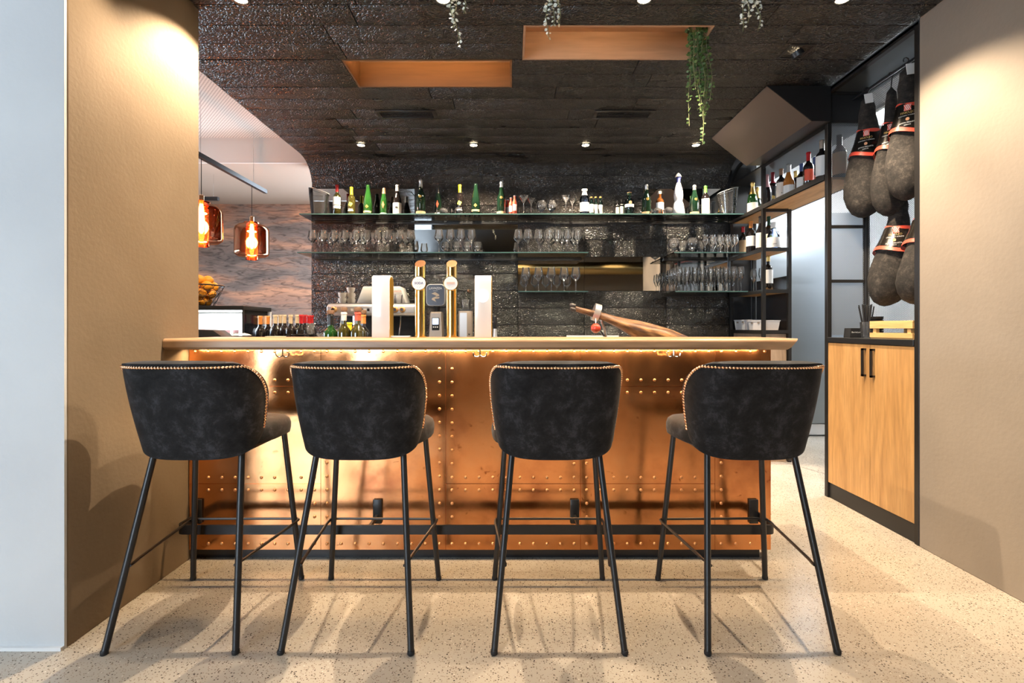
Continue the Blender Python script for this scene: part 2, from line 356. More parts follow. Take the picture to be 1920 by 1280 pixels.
m_perf = perforated('perforated_ceiling', 'xy', 0.02, 0.26, (0.78, 0.74, 0.69), (0.26, 0.23, 0.2), 0.8, 0)
m_lounge = lounge_wall()
m_orange = M_('orange_peel', (0.85, 0.34, 0.02), 0.45)
m_leafw = M_('pale_leaf', (0.82, 0.83, 0.72), 0.6)
m_leafg = M_('ivy_leaf', (0.055, 0.12, 0.035), 0.5)
m_leafg2 = M_('ivy_leaf_light', (0.11, 0.19, 0.05), 0.5)
m_stem = M_('plant_stem', (0.20, 0.22, 0.10), 0.7)
m_ham = hamskin()
m_hoof = M_('hoof_horn', (0.03, 0.022, 0.018), 0.35)
m_redball = M_('red_knob', (0.48, 0.045, 0.02), 0.15, 0, 0.6, 0.5)
m_bin = M_('white_plastic', (0.74, 0.74, 0.76), 0.45)
m_plate_b = M_('black_ceramic', (0.015, 0.015, 0.016), 0.3)
m_plate_w = M_('cream_ceramic', (0.72, 0.64, 0.50), 0.4)
m_ceramic = M_('white_ceramic', (0.82, 0.82, 0.80), 0.25)
m_cup_top = M_('cup_stack_ceramic', (0.85, 0.82, 0.76), 0.3)
m_hopper = M_('hopper_plastic', (0.028, 0.020, 0.030), 0.25)
m_taupe = M_('taupe_plastic', (0.33, 0.28, 0.235), 0.35, 0.3)
m_screen = M_('lit_screen', (0.4, 0.5, 0.8), 0.3, emit=(0.65, 0.78, 1.0), es=1.6)
m_lamp = M_('lamp_lens', (1, .9, .7), 0.3, emit=(1.0, 0.80, 0.52), es=30)
m_led = M_('led_strip', (1, .9, .7), 0.3, emit=(1.0, 0.74, 0.40), es=4)
m_ledlow = M_('dim_led_strip', (1, .9, .7), 0.3, emit=(1.0, 0.74, 0.40), es=1.0)
m_ledw = M_('white_led', (1, 1, 1), 0.3, emit=(0.92, 0.97, 1.0), es=6)
m_bulb = M_('glowing_filament', (1, .6, .3), 0.3, emit=(1.0, 0.50, 0.16), es=26)
m_panel = M_('light_panel', (1, 1, 1), 0.3, emit=(0.92, 0.97, 1.0), es=6)
m_medal = M_('backlit_disc', (1, 1, 1), 0.3, emit=(1.0, 0.96, 0.9), es=1.2)
m_duct = M_('brass_duct', (0.80, 0.58, 0.24), 0.28, 1)

# ------------------------------------------------------------------ mesh helpers
class MB:
    def __init__(s): s.v = []; s.f = []
    def add(s, vs, fs):
        o = len(s.v); s.v += [tuple(v) for v in vs]; s.f += [tuple(i + o for i in f) for f in fs]; return s
    def box(s, x0, x1, y0, y1, z0, z1):
        return s.add([(x0, y0, z0), (x1, y0, z0), (x1, y1, z0), (x0, y1, z0), (x0, y0, z1), (x1, y0, z1), (x1, y1, z1), (x0, y1, z1)],
                     [(0, 3, 2, 1), (4, 5, 6, 7), (0, 1, 5, 4), (1, 2, 6, 5), (2, 3, 7, 6), (3, 0, 4, 7)])
    def lathe(s, prof, n=20, at=(0, 0, 0), cap=True, sx=1.0, sy=1.0):
        vs = []; fs = []; k = len(prof)
        for r, z in prof:
            for i in range(n):
                a = 2 * PI * i / n
                vs.append((at[0] + r * sx * math.cos(a), at[1] + r * sy * math.sin(a), at[2] + z))
        for j in range(k - 1):
            for i in range(n):
                a, b = j * n + i, j * n + (i + 1) % n
                fs.append((a, b, b + n, a + n))
        if cap:
            if prof[0][0] > 1e-6: fs.append(tuple(range(n))[::-1])
            if prof[-1][0] > 1e-6: fs.append(tuple((k - 1) * n + i for i in range(n)))
        return s.add(vs, fs)
    def tube(s, pts, r, n=8, closed=False, flat=None):
        pts = [Vector(p) for p in pts]; k = len(pts); vs = []; fs = []
        rs = r if isinstance(r, (list, tuple)) else [r] * k
        up = None
        for i, p in enumerate(pts):
            if closed: t = pts[(i + 1) % k] - pts[i - 1]
            else: t = pts[min(i + 1, k - 1)] - pts[max(i - 1, 0)]
            t.normalize()
            if up is None:
                up = Vector((0, 0, 1)) if abs(t.z) < .9 else Vector((1, 0, 0))
            a = up - t * up.dot(t)
            if a.length < 1e-5: a = Vector((1, 0, 0)) - t * t.x
            a.normalize(); up = a; b = t.cross(a)
            for j in range(n):
                q = 2 * PI * j / n
                vs.append(p + (a * math.cos(q) + b * math.sin(q)) * rs[i])
        m = k if closed else k - 1
        for i in range(m):
            for j in range(n):
                A, B = i * n + j, i * n + (j + 1) % n; D = ((i + 1) % k) * n
                fs.append((A, B, D + (j + 1) % n, D + j))
        if not closed:
            fs.append(tuple(range(n))[::-1]); fs.append(tuple((k - 1) * n + j for j in range(n)))
        return s.add(vs, fs)
    def prism(s, poly, axis, lo, hi):
        """poly: 2-D points; axis: the extrusion axis. x -> (y,z), y -> (x,z), z -> (x,y)"""
        def mk(p, t):
            return {'x': (t, p[0], p[1]), 'y': (p[0], t, p[1]), 'z': (p[0], p[1], t)}[axis]
        n = len(poly)
        vs = [mk(p, lo) for p in poly] + [mk(p, hi) for p in poly]
        fs = [tuple(range(n)), tuple(range(2 * n - 1, n - 1, -1))] + [(i, i + n, (i + 1) % n + n, (i + 1) % n) for i in range(n)]
        return s.add(vs, fs)
    def sphere(s, c, r, n=12, m=8, sz=1.0):
        prof = [(r * math.sin(PI * j / m), -r * sz * math.cos(PI * j / m)) for j in range(m + 1)]
        prof[0] = (1e-5, prof[0][1]); prof[-1] = (1e-5, prof[-1][1])
        return s.lathe(prof, n, c, False)
    def grid(s, rows, closed=False):
        k = len(rows[0]); vs = [p for r in rows for p in r]; fs = []
        for i in range(len(rows) - 1):
            for j in range(k if closed else k - 1):
                a, b = i * k + j, i * k + (j + 1) % k
                fs.append((a, b, b + k, a + k))
        return s.add(vs, fs)
    def xf(s, M): s.v = [tuple(M @ Vector(v)) for v in s.v]; return s
    def mesh(s, name, mat, smooth=40, bevel=0.0, seg=2, recalc=True):
        me = bpy.data.meshes.new(name); me.from_pydata(s.v, [], s.f); me.validate()
        bm = bmesh.new(); bm.from_mesh(me)
        if recalc: bmesh.ops.recalc_face_normals(bm, faces=bm.faces)
        if bevel > 0:
            es = [e for e in bm.edges if len(e.link_faces) == 2 and e.calc_face_angle(0) > R(35)]
            bmesh.ops.bevel(bm, geom=es, offset=bevel, segments=seg, affect='EDGES', profile=0.5, clamp_overlap=True)
        bm.to_mesh(me); bm.free()
        if smooth:
            me.polygons.foreach_set('use_smooth', [True] * len(me.polygons)); me.set_sharp_from_angle(angle=R(smooth))
        me.materials.append(mat); me.update()
        return me
    def build(s, name, mat, parent=None, world=False, **kw):
        if world and parent is not None:
            L = parent.location; s.v = [(v[0] - L.x, v[1] - L.y, v[2] - L.z) for v in s.v]
        me = s.mesh(name, mat, **kw)
        o = bpy.data.objects.new(name, me); C.objects.link(o); o.parent = parent
        return o
def tag(o, label=None, cat=None, group=None, kind=None):
    for k, v in (('label', label), ('category', cat), ('group', group), ('kind', kind)):
        if v: o[k] = v
    return o
def thing(name, label, cat, loc=(0, 0, 0), rz=0.0, group=None):
    o = bpy.data.objects.new(name, None); C.objects.link(o); o.location = loc; o.rotation_euler = (0, 0, rz)
    o.empty_display_size = 0.05
    return tag(o, label, cat, group)
def single(mb, name, mat, label, cat, loc, group=None, **kw):
    """a thing that is one mesh; its vertices are local to loc"""
    o = mb.build(name, mat, None, **kw); o.location = loc
    return tag(o, label, cat, group)
def struct(mb, name, mat, **kw):
    o = mb.build(name, mat, None, **kw); o['kind'] = 'structure'; return o
def kids(o): return [c for c in o.children]
def copy_tree(o, loc=None, label=None, group=None, parent=None, rz=None):
    c = o.copy(); C.objects.link(c); c.parent = parent
    if loc is not None: c.location = loc
    if rz is not None: c.rotation_euler = (0, 0, rz)
    if label: c['label'] = label
    if group: c['group'] = group
    for k in kids(o): copy_tree(k, parent=c)
    return c
ORD = ['first', 'second', 'third', 'fourth', 'fifth', 'sixth', 'seventh', 'eighth', 'ninth', 'tenth', 'eleventh', 'twelfth', 'thirteenth',
       'fourteenth', 'fifteenth', 'sixteenth', 'seventeenth', 'eighteenth', 'nineteenth', 'twentieth']
def text(s, size, mat, parent, loc=(0, 0, 0), name='lettering', wrap=None, rot=None, bold=0.0, italic=0.0, depth=0.0004):
    """flat lettering facing -y, centred at loc; wrap = radius of the cylinder it follows (axis z at loc)"""
    cu = bpy.data.curves.new(name, 'FONT'); cu.body = s; cu.size = size; cu.align_x = 'CENTER'; cu.align_y = 'CENTER'
    cu.offset = bold; cu.shear = italic; cu.resolution_u = 2
    to = bpy.data.objects.new(name, cu); C.objects.link(to)
    dg = bpy.context.evaluated_depsgraph_get()
    me = bpy.data.meshes.new_from_object(to.evaluated_get(dg)); bpy.data.objects.remove(to)
    for v in me.vertices:
        x, y = v.co.x, v.co.y
        if wrap: v.co = (wrap * math.sin(x / wrap), -wrap * math.cos(x / wrap), y)
        else: v.co = (x, 0, y)
    me.materials.clear(); me.materials.append(mat); me.name = name
    o = bpy.data.objects.new(name, me); C.objects.link(o); o.parent = parent; o.location = loc
    if rot is not None: o.rotation_euler = rot
    return o

# ------------------------------------------------------------------ the room
RX, LX, CEI, WD, CURVE = 2.14, -1.98, 2.77, 4.72, 0.25    # right plane, left edge of black ceiling, its height, back wall depth
struct(MB().box(-5, 4.6, -3.5, 6.3, -0.08, 0), 'floor', m_floor, smooth=0)
# pillar on the left: beige flank, white front face
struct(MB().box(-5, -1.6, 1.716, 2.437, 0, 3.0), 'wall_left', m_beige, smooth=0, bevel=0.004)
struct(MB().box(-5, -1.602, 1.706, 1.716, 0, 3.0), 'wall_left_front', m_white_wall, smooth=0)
struct(MB().box(-5, -1.604, 1.694, 1.706, 0, 0.012), 'baseboard_left', m_white, smooth=0)
struct(MB().box(RX, 4.6, 1.62, 2.505, 0, 3.1), 'wall_right', m_beige_r, smooth=0, bevel=0.004)
# rear room behind the camera
t = MB(); t.box(-5, -4.9, -3.6, -3.5, 0, 3.1).box(-2.1, 4.6, -3.6, -3.5, 0, 3.1).box(-4.9, -2.1, -3.6, -3.5, 0, 0.2).box(-4.9, -2.1, -3.6, -3.5, 3.05, 3.1)
struct(t, 'wall_rear', m_rear, smooth=0)
win = struct(MB().box(-4.9, -4.82, -3.58, -3.5, 0.2, 3.05).box(-2.18, -2.1, -3.58, -3.5, 0.2, 3.05).box(-4.82, -2.18, -3.58, -3.5, 0.2, 0.28)
             .box(-4.82, -2.18, -3.58, -3.5, 2.97, 3.05).box(-3.53, -3.47, -3.58, -3.5, 0.28, 2.97), 'window_1', m_black, smooth=0)
MB().box(-4.82, -3.53, -3.545, -3.54, 0.28, 2.97).build('pane', m_pane, win)
MB().box(-3.47, -2.18, -3.545, -3.54, 0.28, 2.97).build('pane', m_pane, win)
struct(MB().box(-5.1, -5, -3.6, 1.7, 0, 3.1), 'wall_rear_left', m_white_wall, smooth=0)
struct(MB().box(4.6, 4.7, -3.6, 6.3, 0, 3.1), 'wall_rear_right', m_kitchen, smooth=0)
struct(MB().box(-5.1, 4.7, -3.6, 1.5, 3.1, 3.2), 'ceiling_rear', m_blackmat, smooth=0)
# lounge seen past the pillar
struct(MB().box(-5, LX + 0.2, 6.2, 6.3, 0, 3.0), 'wall_lounge', m_lounge, smooth=0)
struct(MB().box(-5, LX, 2.437, 4.65, 3.0, 3.05), 'ceiling_perforated', m_perf, smooth=0)
struct(MB().box(-5, LX, 4.66, 6.2, 2.755, 3.0), 'ceiling_soffit', m_soffit, smooth=0)
struct(MB().box(-5, LX, 4.65, 4.66, 2.755, 3.0), 'trim_1', m_white, smooth=0)
t = MB(); t.box(-5.1, -5, 1.7, 2.7, 0, 3.05).box(-5.1, -5, 5.5, 6.3, 0, 3.05).box(-5.1, -5, 2.7, 5.5, 0, 1.1).box(-5.1, -5, 2.7, 5.5, 2.1, 3.05)
struct(t, 'wall_lounge_left', m_white, smooth=0)
win = struct(MB().box(-5.08, -5.02, 2.7, 2.76, 1.1, 2.1).box(-5.08, -5.02, 5.44, 5.5, 1.1, 2.1).box(-5.08, -5.02, 2.76, 5.44, 1.1, 1.16).box(-5.08, -5.02, 2.76, 5.44, 2.04, 2.1), 'added_window', m_black, smooth=0)  # unseen window, added to bring daylight into the lounge
MB().box(-5.055, -5.05, 2.76, 5.44, 1.16, 2.04).build('pane', m_pane, win)
# back wall core; planks are fixed on it
wb = struct(MB().box(LX, 2.42, WD, WD + 0.12, 0, 3.0), 'wall_back', m_blackmat, smooth=0)
# kitchen behind the steel frame
struct(MB().box(2.42, 4.6, 5.1, 5.2, 0, 2.95), 'wall_kitchen', m_kitchen, smooth=0)
struct(MB().box(2.42, 4.6, 2.505, 5.2, 2.95, 3.05), 'ceiling_kitchen', m_kitchen, smooth=0)
struct(MB().box(2.42, 2.44, 4.84, 5.1, 0, 2.95), 'wall_kitchen_return', m_kitchen, smooth=0)
pl = thing('ceiling_light_panel', 'square white light panel in the kitchen ceiling', 'ceiling light', (3.6, 3.9, 2.93))
MB().box(-.62, .62, -.32, .32, 0, .02).build('housing', m_white, pl)
MB().box(-.58, .58, -.28, .28, -.006, 0).build('diffuser', m_panel, pl)
area((3.6, 3.9, 2.915), (0, 0, 0), 1.1, 0.5, 56, (0.90, 0.96, 1.0))
seam = struct(MB().add([(2.27, 4.2, .0006), (2.276, 4.203, .0006), (2.62, 3.4, .0006), (2.614, 3.397, .0006)], [(0, 1, 2, 3)]), 'trim_2', m_ink, smooth=0)

# black plank ceiling ----------------------------------------------------------
ceil = struct(MB().box(LX, RX + .28, 1.5, WD + .12, 2.965, 3.0).box(LX, -1.6, 1.5, 1.706, 2.9, 2.965), 'ceiling', m_blackmat, smooth=0)
PITCH = 0.165
NI = {'a': (-1.034, 0.0, 2.89, 3.22), 'b': (0.062, 1.09, 2.56, 2.89)}
def plank(x0, x1, y0, y1, z0, z1, parent):
    g = 0.002
    MB().box(x0 + g, x1 - g, y0, y1, z0, z1).build('plank', m_char, parent, smooth=30, bevel=0.0045, seg=2)
row = 0
d0 = 2.56 - 6 * PITCH
while d0 < WD - CURVE - 0.02:
    d1 = d0 + PITCH
    y0, y1 = d0 + 0.0022, min(d1, WD - CURVE) - 0.0022
    xl = LX if d0 > 2.38 else -1.6
    xr = RX
    segs = [(xl, xr)]
    for (a, b, c, e) in NI.values():
        if c - .01 < d0 < e - .01:
            segs = [q for (p, r) in segs for q in ((p, a), (b, r)) if q[1] - q[0] > .02]
    cuts = {3: [-0.9], 5: [-0.826, 1.35]}.get(row, [random.uniform(-1.5, -.4), random.uniform(.3, 1.8)])
    for (p, r) in segs:
        cs = [p] + [c for c in cuts if p + .25 < c < r - .25] + [r]
        for a, b in zip(cs[:-1], cs[1:]):
            dz = random.uniform(0, 0.0025)
            plank(a, b, y0, y1, CEI + dz, CEI + 0.022, ceil)
    d0 = d1; row += 1
# the curve between ceiling and wall, three bent planks
for k in range(3):
    a0 = PI / 2 * (k / 3) + .006; a1 = PI / 2 * ((k + 1) / 3) - .006
    for (xa, xb) in ((LX, -0.62 + .3 * k), (-0.62 + .3 * k, 1.1 - .2 * k), (1.1 - .2 * k, RX)):
        m = MB(); N = 5; rows = []
        for j in range(N):
            a = a0 + (a1 - a0) * j / (N - 1)
            yy, zz = WD - CURVE + math.sin(a), CEI - CURVE + math.cos(a)
            rows.append([(xx, WD - CURVE + rr * math.sin(a), CEI - CURVE + rr * math.cos(a)) for rr, xx in ((CURVE, xa + .002), (CURVE, xb - .002), (CURVE + .02, xb - .002), (CURVE + .02, xa + .002))])
        m.grid(rows, closed=True); b = 4 * (N - 1)
        m.f += [(0, 1, 2, 3), (b + 3, b + 2, b + 1, b)]
        m.build('plank', m_char, ceil, smooth=30)
# wall planks, split at the panel joints; mirrors take the place of some
cols = [LX, X(778, WD), X(971, WD), X(1095, WD), X(1248, WD), RX]
zt = CEI - CURVE
ZR = []
z = zt
while z > 0.75:
    ZR.append((z - 0.168, z)); z -= 0.168
mirror_cells = {}
MIR = []   # (x0,x1,z0,z1,label)
M_UP = (2.19, 2.522); M_MID = (1.845, 2.17); M_LO = (1.495, 1.825)
MIR = [(cols[0], cols[1], *M_UP, 'mirror panel behind the bottles on the left end of the top shelf'),
       (cols[1], cols[2], *M_MID, 'dark mirror panel behind the middle wine glasses'),
       (cols[2], cols[3], *M_LO, 'mirror panel behind the short glass shelf with five wine glasses'),
       (cols[3], cols[4], *M_LO, 'mirror panel to the right of the short glass shelf'),
       (X(1205, WD), cols[5], *M_UP, 'mirror panel behind the bottles on the right end of the top shelf'),
       (cols[4], cols[5], *M_LO, 'mirror panel behind the crowded champagne flutes')]
for (z0, z1) in ZR:
    for a, b in zip(cols[:-1], cols[1:]):
        segs = [(a, b)]
        for (ma, mb, mz0, mz1, _) in MIR:
            zc = (z0 + z1) / 2
            if mz0 - .02 < zc < mz1 + .02:
                segs = [q for (p, r) in segs for q in ((p, min(r, ma)), (max(p, mb), r)) if q[1] - q[0] > .02]
        for (p, r) in segs:
            plank(p, r, WD - 0.02 - random.uniform(0, .0025), WD, z0 + .0016, z1 - .0016, wb)
for (a, b, z0, z1, lab) in MIR:
    zs0 = min(q[0] for q in ZR if z0 - .02 < (q[0] + q[1]) / 2 < z1 + .02); zs1 = max(q[1] for q in ZR if z0 - .02 < (q[0] + q[1]) / 2 < z1 + .02)
    single(MB().box(0.001, b - a - .001, 0, .015, 0.001, zs1 - zs0 - .001), 'mirror_panel', m_mirror, lab, 'mirror', (a, WD - .016, zs0), smooth=0)

# lit niches in the ceiling
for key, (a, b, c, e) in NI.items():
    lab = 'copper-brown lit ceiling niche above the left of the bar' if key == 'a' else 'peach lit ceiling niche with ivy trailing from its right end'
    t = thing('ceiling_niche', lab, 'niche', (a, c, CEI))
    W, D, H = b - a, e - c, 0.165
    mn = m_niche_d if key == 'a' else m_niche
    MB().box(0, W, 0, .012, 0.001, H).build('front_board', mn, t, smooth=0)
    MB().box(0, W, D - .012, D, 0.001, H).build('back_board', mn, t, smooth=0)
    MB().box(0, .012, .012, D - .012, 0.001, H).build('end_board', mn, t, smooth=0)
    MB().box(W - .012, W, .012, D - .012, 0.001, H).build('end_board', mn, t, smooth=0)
    MB().box(0, W, 0, D, H, H + .012).build('top_board', m_niche, t, smooth=0)  # in the darker niche the paler wood paints in a brightly lit top
    x1 = W - .05 if key == 'a' else W * .72
    if key == 'a':      # strip along the near lip, shining up on the top board
        MB().box(.02, W - .02, .013, .025, .02, .03).build('led_strip', m_ledlow, t, smooth=0)
        area((a + W / 2, c + .03, CEI + .034), (PI - R(12), 0, 0), W - .06, .012, 3.2, (1, .70, .40))
    else:
        MB().box(.05, x1, .014, .026, H - .03, H - .012).build('led_strip', m_ledlow, t, smooth=0)
        area((a + (x1 + .05) / 2, c + .030, CEI + H - .02), (R(-75), 0, 0), x1 - .06, .012, 3.2, (1, .80, .58))

# recessed downlights
XS = [-1.34, -0.34, 0.653, 1.632]
FIX = ['in front of the bar above the beige pillar', 'in front of the bar above the second stool', 'in front of the bar above the third stool', 'in front of the bar beside the right wall']
BK = ['over the back shelf, leftmost of the row', 'over the back shelf, second from left', 'over the back shelf, third from left', 'over the back shelf, rightmost of the row']
def downlight(x, y, lab, power, tgt, size=95, blend=.7):
    t = thing('downlight', lab, 'ceiling light', (x, y, CEI), 0, 'round recessed downlights')
    MB().lathe([(.046, 0), (.046, -.004), (.034, -.006), (.030, 0)], 24, cap=False).build('trim_ring', m_black, t)
    MB().lathe([(.031, -.0025), (.031, -.0005)], 20).build('lens', m_lamp, t)
    spot((x, y, CEI - .012), tgt, power, size, blend)
for x, l in zip(XS, FIX): downlight(x, 2.35, 'glowing recessed downlight ' + l, 124, (x, 2.35, 0), 122, .55)
for x, l in zip(XS, BK): downlight(x, 4.23, 'small recessed downlight ' + l, 120, (x, 4.50, 0), 115, .8)
for i, x in enumerate(XS): downlight(x, 1.75, 'recessed downlight behind the stools, %s from the left' % ORD[i], 32, (x, 1.75, 0), 95, .6)
t = thing('square_downlight', 'tilted spotlight in a square black recess near the right wall', 'ceiling light', (1.67, 2.80, CEI))
MB().box(-.075, .075, -.075, -.062, -.003, 0).box(-.075, .075, .062, .075, -.003, 0).box(-.075, -.062, -.062, .062, -.003, 0).box(.062, .075, -.062, .062, -.003, 0).build('trim_frame', m_black, t, smooth=0)
tl = MB().lathe([(.034, -.030), (.034, .0), (.030, .0), (.030, -.026)], 20).xf(Matrix.Rotation(R(-28), 4, 'Y'))
tl.build('lamp_head', m_black, t)
MB().lathe([(.029, -.028), (.029, -.026)], 20).xf(Matrix.Rotation(R(-28), 4, 'Y')).build('lens', m_lamp, t)
spot((1.68, 2.80, CEI - .05), (2.14, 2.85, 1.5), 70, 75, .6)

# air vents
for vx0, lab in ((X(703, 3.567), 'black linear air grille left of the two in the black plank ceiling'), (X(1115, 3.567), 'black linear air grille right of the two in the black plank ceiling')):
    W = 0.455; D = 0.15
    t = thing('air_grille', lab, 'vent', (vx0, 3.55, CEI), 0, 'ceiling air grilles')
    MB().box(0, W, 0, .03, -.006, 0).box(0, W, D - .03, D, -.006, 0).box(0, .03, .03, D - .03, -.006, 0).box(W - .03, W, .03, D - .03, -.006, 0).build('frame', m_frame, t, bevel=.002)
    for k in range(4):
        MB().box(.03, W - .03, .038 + k * .022, .042 + k * .022, -.005, 0).build('slat', m_black, t, smooth=0)
    for sx in (.05, W - .05):
        for sy in (.015, D - .015):
            MB().lathe([(.004, -.008), (.004, -.006)], 8, (sx, sy, 0)).build('screw', m_chrome, t)

# the rear room as the mirrors see it
t = thing('ventilation_duct', 'ribbed brass-coloured ventilation duct seen in the wall mirrors', 'duct', (-2.0, -2.4, 2.62))
pr = []
for i in range(150):
    pr.append((.15 if i % 2 else .158, i * .044))
MB().lathe(pr, 20).xf(Matrix.Rotation(PI / 2, 4, 'Y')).build('pipe', m_duct, t)
for k in range(3):
    MB().tube([(1.2 + 2 * k, 0, .14), (1.2 + 2 * k, 0, .48)], .006, 6).build('hanger', m_black, t)
for i, x in enumerate((-2.2, 0.2, 2.6)):
    spot((x, -1.6, 2.99), (x, -2.6, 0), 60, 110, .8)
    tt = thing('track_spotlight', 'black spotlight on the rear room ceiling, %s from the window' % ORD[i], 'ceiling light', (x, -1.6, 3.1))
    MB().tube([(0, 0, 0), (0, 0, -.04)], .012, 8).build('stem', m_black, tt)
    MB().lathe([(.02, -.03), (.04, -.05), (.04, -.10), (.034, -.10), (.03, -.06)], 16).build('lamp_head', m_black, tt)

# ------------------------------------------------------------------ the bar
BF, BR = 2.36, 1.28          # copper front plane, right end
bar = thing('bar_counter', 'bar counter clad in riveted copper sheets with a black plinth', 'bar counter', (-0.16, BF, 0))
MB().box(-1.597, BR, BF + .004, 2.62, .055, 1.045).build('body', m_blackmat, bar, world=True, smooth=0)
MB().box(-1.597, BR - .04, BF + .03, 2.62, 0, .055).build('plinth', m_black, bar, world=True, smooth=0)
xs = [-1.597, X(602, BF), X(836, BF), X(1088, BF), X(1340, BF), BR]
z_l, z_u, zb, ztp = 0.379, 0.860, 0.052, 1.045
lay = [[zb, z_l, z_u, ztp], [zb, ztp], [zb, z_l, ztp], [zb, z_l, z_u, ztp], [zb, ztp]]
dome = [(.0080, 0), (.0075, .0024), (.0056, .0044), (.003, .0056), (.00001, .006)]
RM = Matrix.Rotation(PI / 2, 4, 'X')
def rivets(pts, parent, y):
    m = MB()
    for (rx, rz) in pts:
        q = MB().lathe(dome, 10, cap=False).xf(Matrix.Translation((rx, y, rz)) @ RM)
        m.add(q.v, q.f)
    o = m.build('rivets', m_rivet, parent, world=False); o['kind'] = 'stuff'
    return o
INS, SP = .031, .0665
for i, zz in enumerate(lay):
    a, b = xs[i], xs[i + 1]
    for j in range(len(zz) - 1):
        c, e = zz[j], zz[j + 1]
        off = .0006 * ((i + j) % 3)
        p = MB().box(a + .0004, b - .0004, BF - .003 - off, BF + .004, c + .0004, e - .0004).build('copper_panel', m_copper, bar, world=True, smooth=0, bevel=.0008, seg=1)
        pts = []
        nx = max(1, round((b - a - 2 * INS) / SP))
        for k in range(nx + 1):
            xx = a + INS + (b - a - 2 * INS) * k / nx
            pts += [(xx, c + INS), (xx, e - INS if e < ztp else e - .012)]
        nz = max(1, round((e - c - 2 * INS) / SP))
        for k in range(1, nz):
            zq = c + INS + (e - c - 2 * INS) * k / nz
            pts += [(a + INS, zq)]
            if i < 4: pts += [(b - INS, zq)]
        rivets([(q[0] - bar.location.x, q[1]) for q in pts], p, -.003 - off)
# foot rail: flat bar bent back to the front at both ends
RZ0, RZ1, RY = .195, .238, 2.205
def flatbar(path, z0, z1, th):
    """path of (x, y): a flat bar standing on edge"""
    rows = []
    n = len(path)
    for i in range(n):
        p = Vector(path[i]); t = (Vector(path[min(i + 1, n - 1)]) - Vector(path[max(i - 1, 0)])).normalized(); nn = Vector((-t.y, t.x)) * th / 2
        rows.append([(p.x + nn.x, p.y + nn.y, z0), (p.x - nn.x, p.y - nn.y, z0), (p.x - nn.x, p.y - nn.y, z1), (p.x + nn.x, p.y + nn.y, z1)])
    m = MB().grid(rows, closed=True); b = 4 * (n - 1); m.f += [(3, 2, 1, 0), (b, b + 1, b + 2, b + 3)]
    return m
path = [(-1.55, BF - .004)]
path += [(-1.55, RY + .03)] + [(-1.52 - .03 * math.cos(a * PI / 12) , RY + .03 - .03 * math.sin(a * PI / 12)) for a in range(1, 6)] + [(-1.52, RY), (1.188, RY)]
path += [(1.188 + .03 * math.sin(a * PI / 12), RY + .03 - .03 * math.cos(a * PI / 12)) for a in range(1, 6)] + [(1.218, RY + .03), (1.218, BF - .004)]
rail = flatbar(path, RZ0, RZ1, .008).build('foot_rail', m_black, bar, world=True, smooth=40)
for px in (352, 709, 1077, 1428):
    x = X(px, BF) if 400 < px < 1400 else (-1.55 if px < 400 else 1.19)
    m = MB().box(x - .022, x + .022, BF - .018, BF - .004, .185, .305)
    o = m.xf(Matrix.Translation(-Vector(bar.location))).build('bracket', m_black, rail, smooth=30, bevel=.005)
    if 400 < px < 1400:
        MB().box(x - .006, x + .006, RY + .004, BF - .018, .215, .232).xf(Matrix.Translation(-Vector(bar.location))).build('bracket_arm', m_black, rail, smooth=0)

# worktop of the bar, rounded front edge, slanted right end
t = thing('bar_worktop', 'thick pale wooden bar top running from the beige pillar to the right', 'worktop', (-0.15, 2.18, 1.048))
z0, z1 = 1.048, 1.100
def topsec(x, dx):
    r = .016
    pts = [(2.197, z0), (2.18, z0 + .012)]
    pts += [(2.18 + r - r * math.cos(a * PI / 8), z1 - r + r * math.sin(a * PI / 8)) for a in range(0, 5)]
    pts += [(2.58, z1), (2.58, z0)]
    return [(x + dx * (p[1] - z0) / (z1 - z0), p[0], p[1]) for p in pts]
A = topsec(-1.598, 0); B = topsec(1.268, .045)
n = len(A)
m = MB().add(A + B, [tuple(range(n)), tuple(range(2 * n - 1, n - 1, -1))] + [(i, i + n, (i + 1) % n + n, (i + 1) % n) for i in range(n)])
m.build('slab', m_top, t, world=True, smooth=30)
MB().box(-1.58, 1.24, 2.325, 2.345, 1.0445, 1.048).build('led_strip', m_led, t, world=True, smooth=0)
area((-.17, 2.318, 1.0438), (R(18), 0, 0), 2.80, .02, 16, (1.0, .66, .34))
# coat hooks below the bar top
for i, px in enumerate((530, 900, 1263)):
    t = thing('coat_hook', 'chrome double coat hook under the bar top, %s' % ['leftmost of three', 'middle of three', 'rightmost of three'][i], 'coat hook', (X(px, 2.28), 2.28, 1.048), 0, 'coat hooks under the bar')
    MB().lathe([(.010, -.003), (.010, 0)], 12).build('plate', m_chrome, t)
    MB().tube([(0, 0, 0), (0, 0, -.030)], .0035, 8).build('stem', m_chrome, t)
    for s in (-1, 1):
        MB().tube([(0, 0, -.028)] + [(s * (.013 - .013 * math.cos(a)), 0, -.028 - .010 * math.sin(a)) for a in (.5, 1.0, 1.57, 2.1, 2.6)] + [(s * .027, -.002, -.018)], .0028, 8).build('prong', m_chrome, t)
    for o in list(t.children):
        o.scale = (1.2, 1.2, 1.0) if o.name.startswith('prong') else (1, 1, 1)

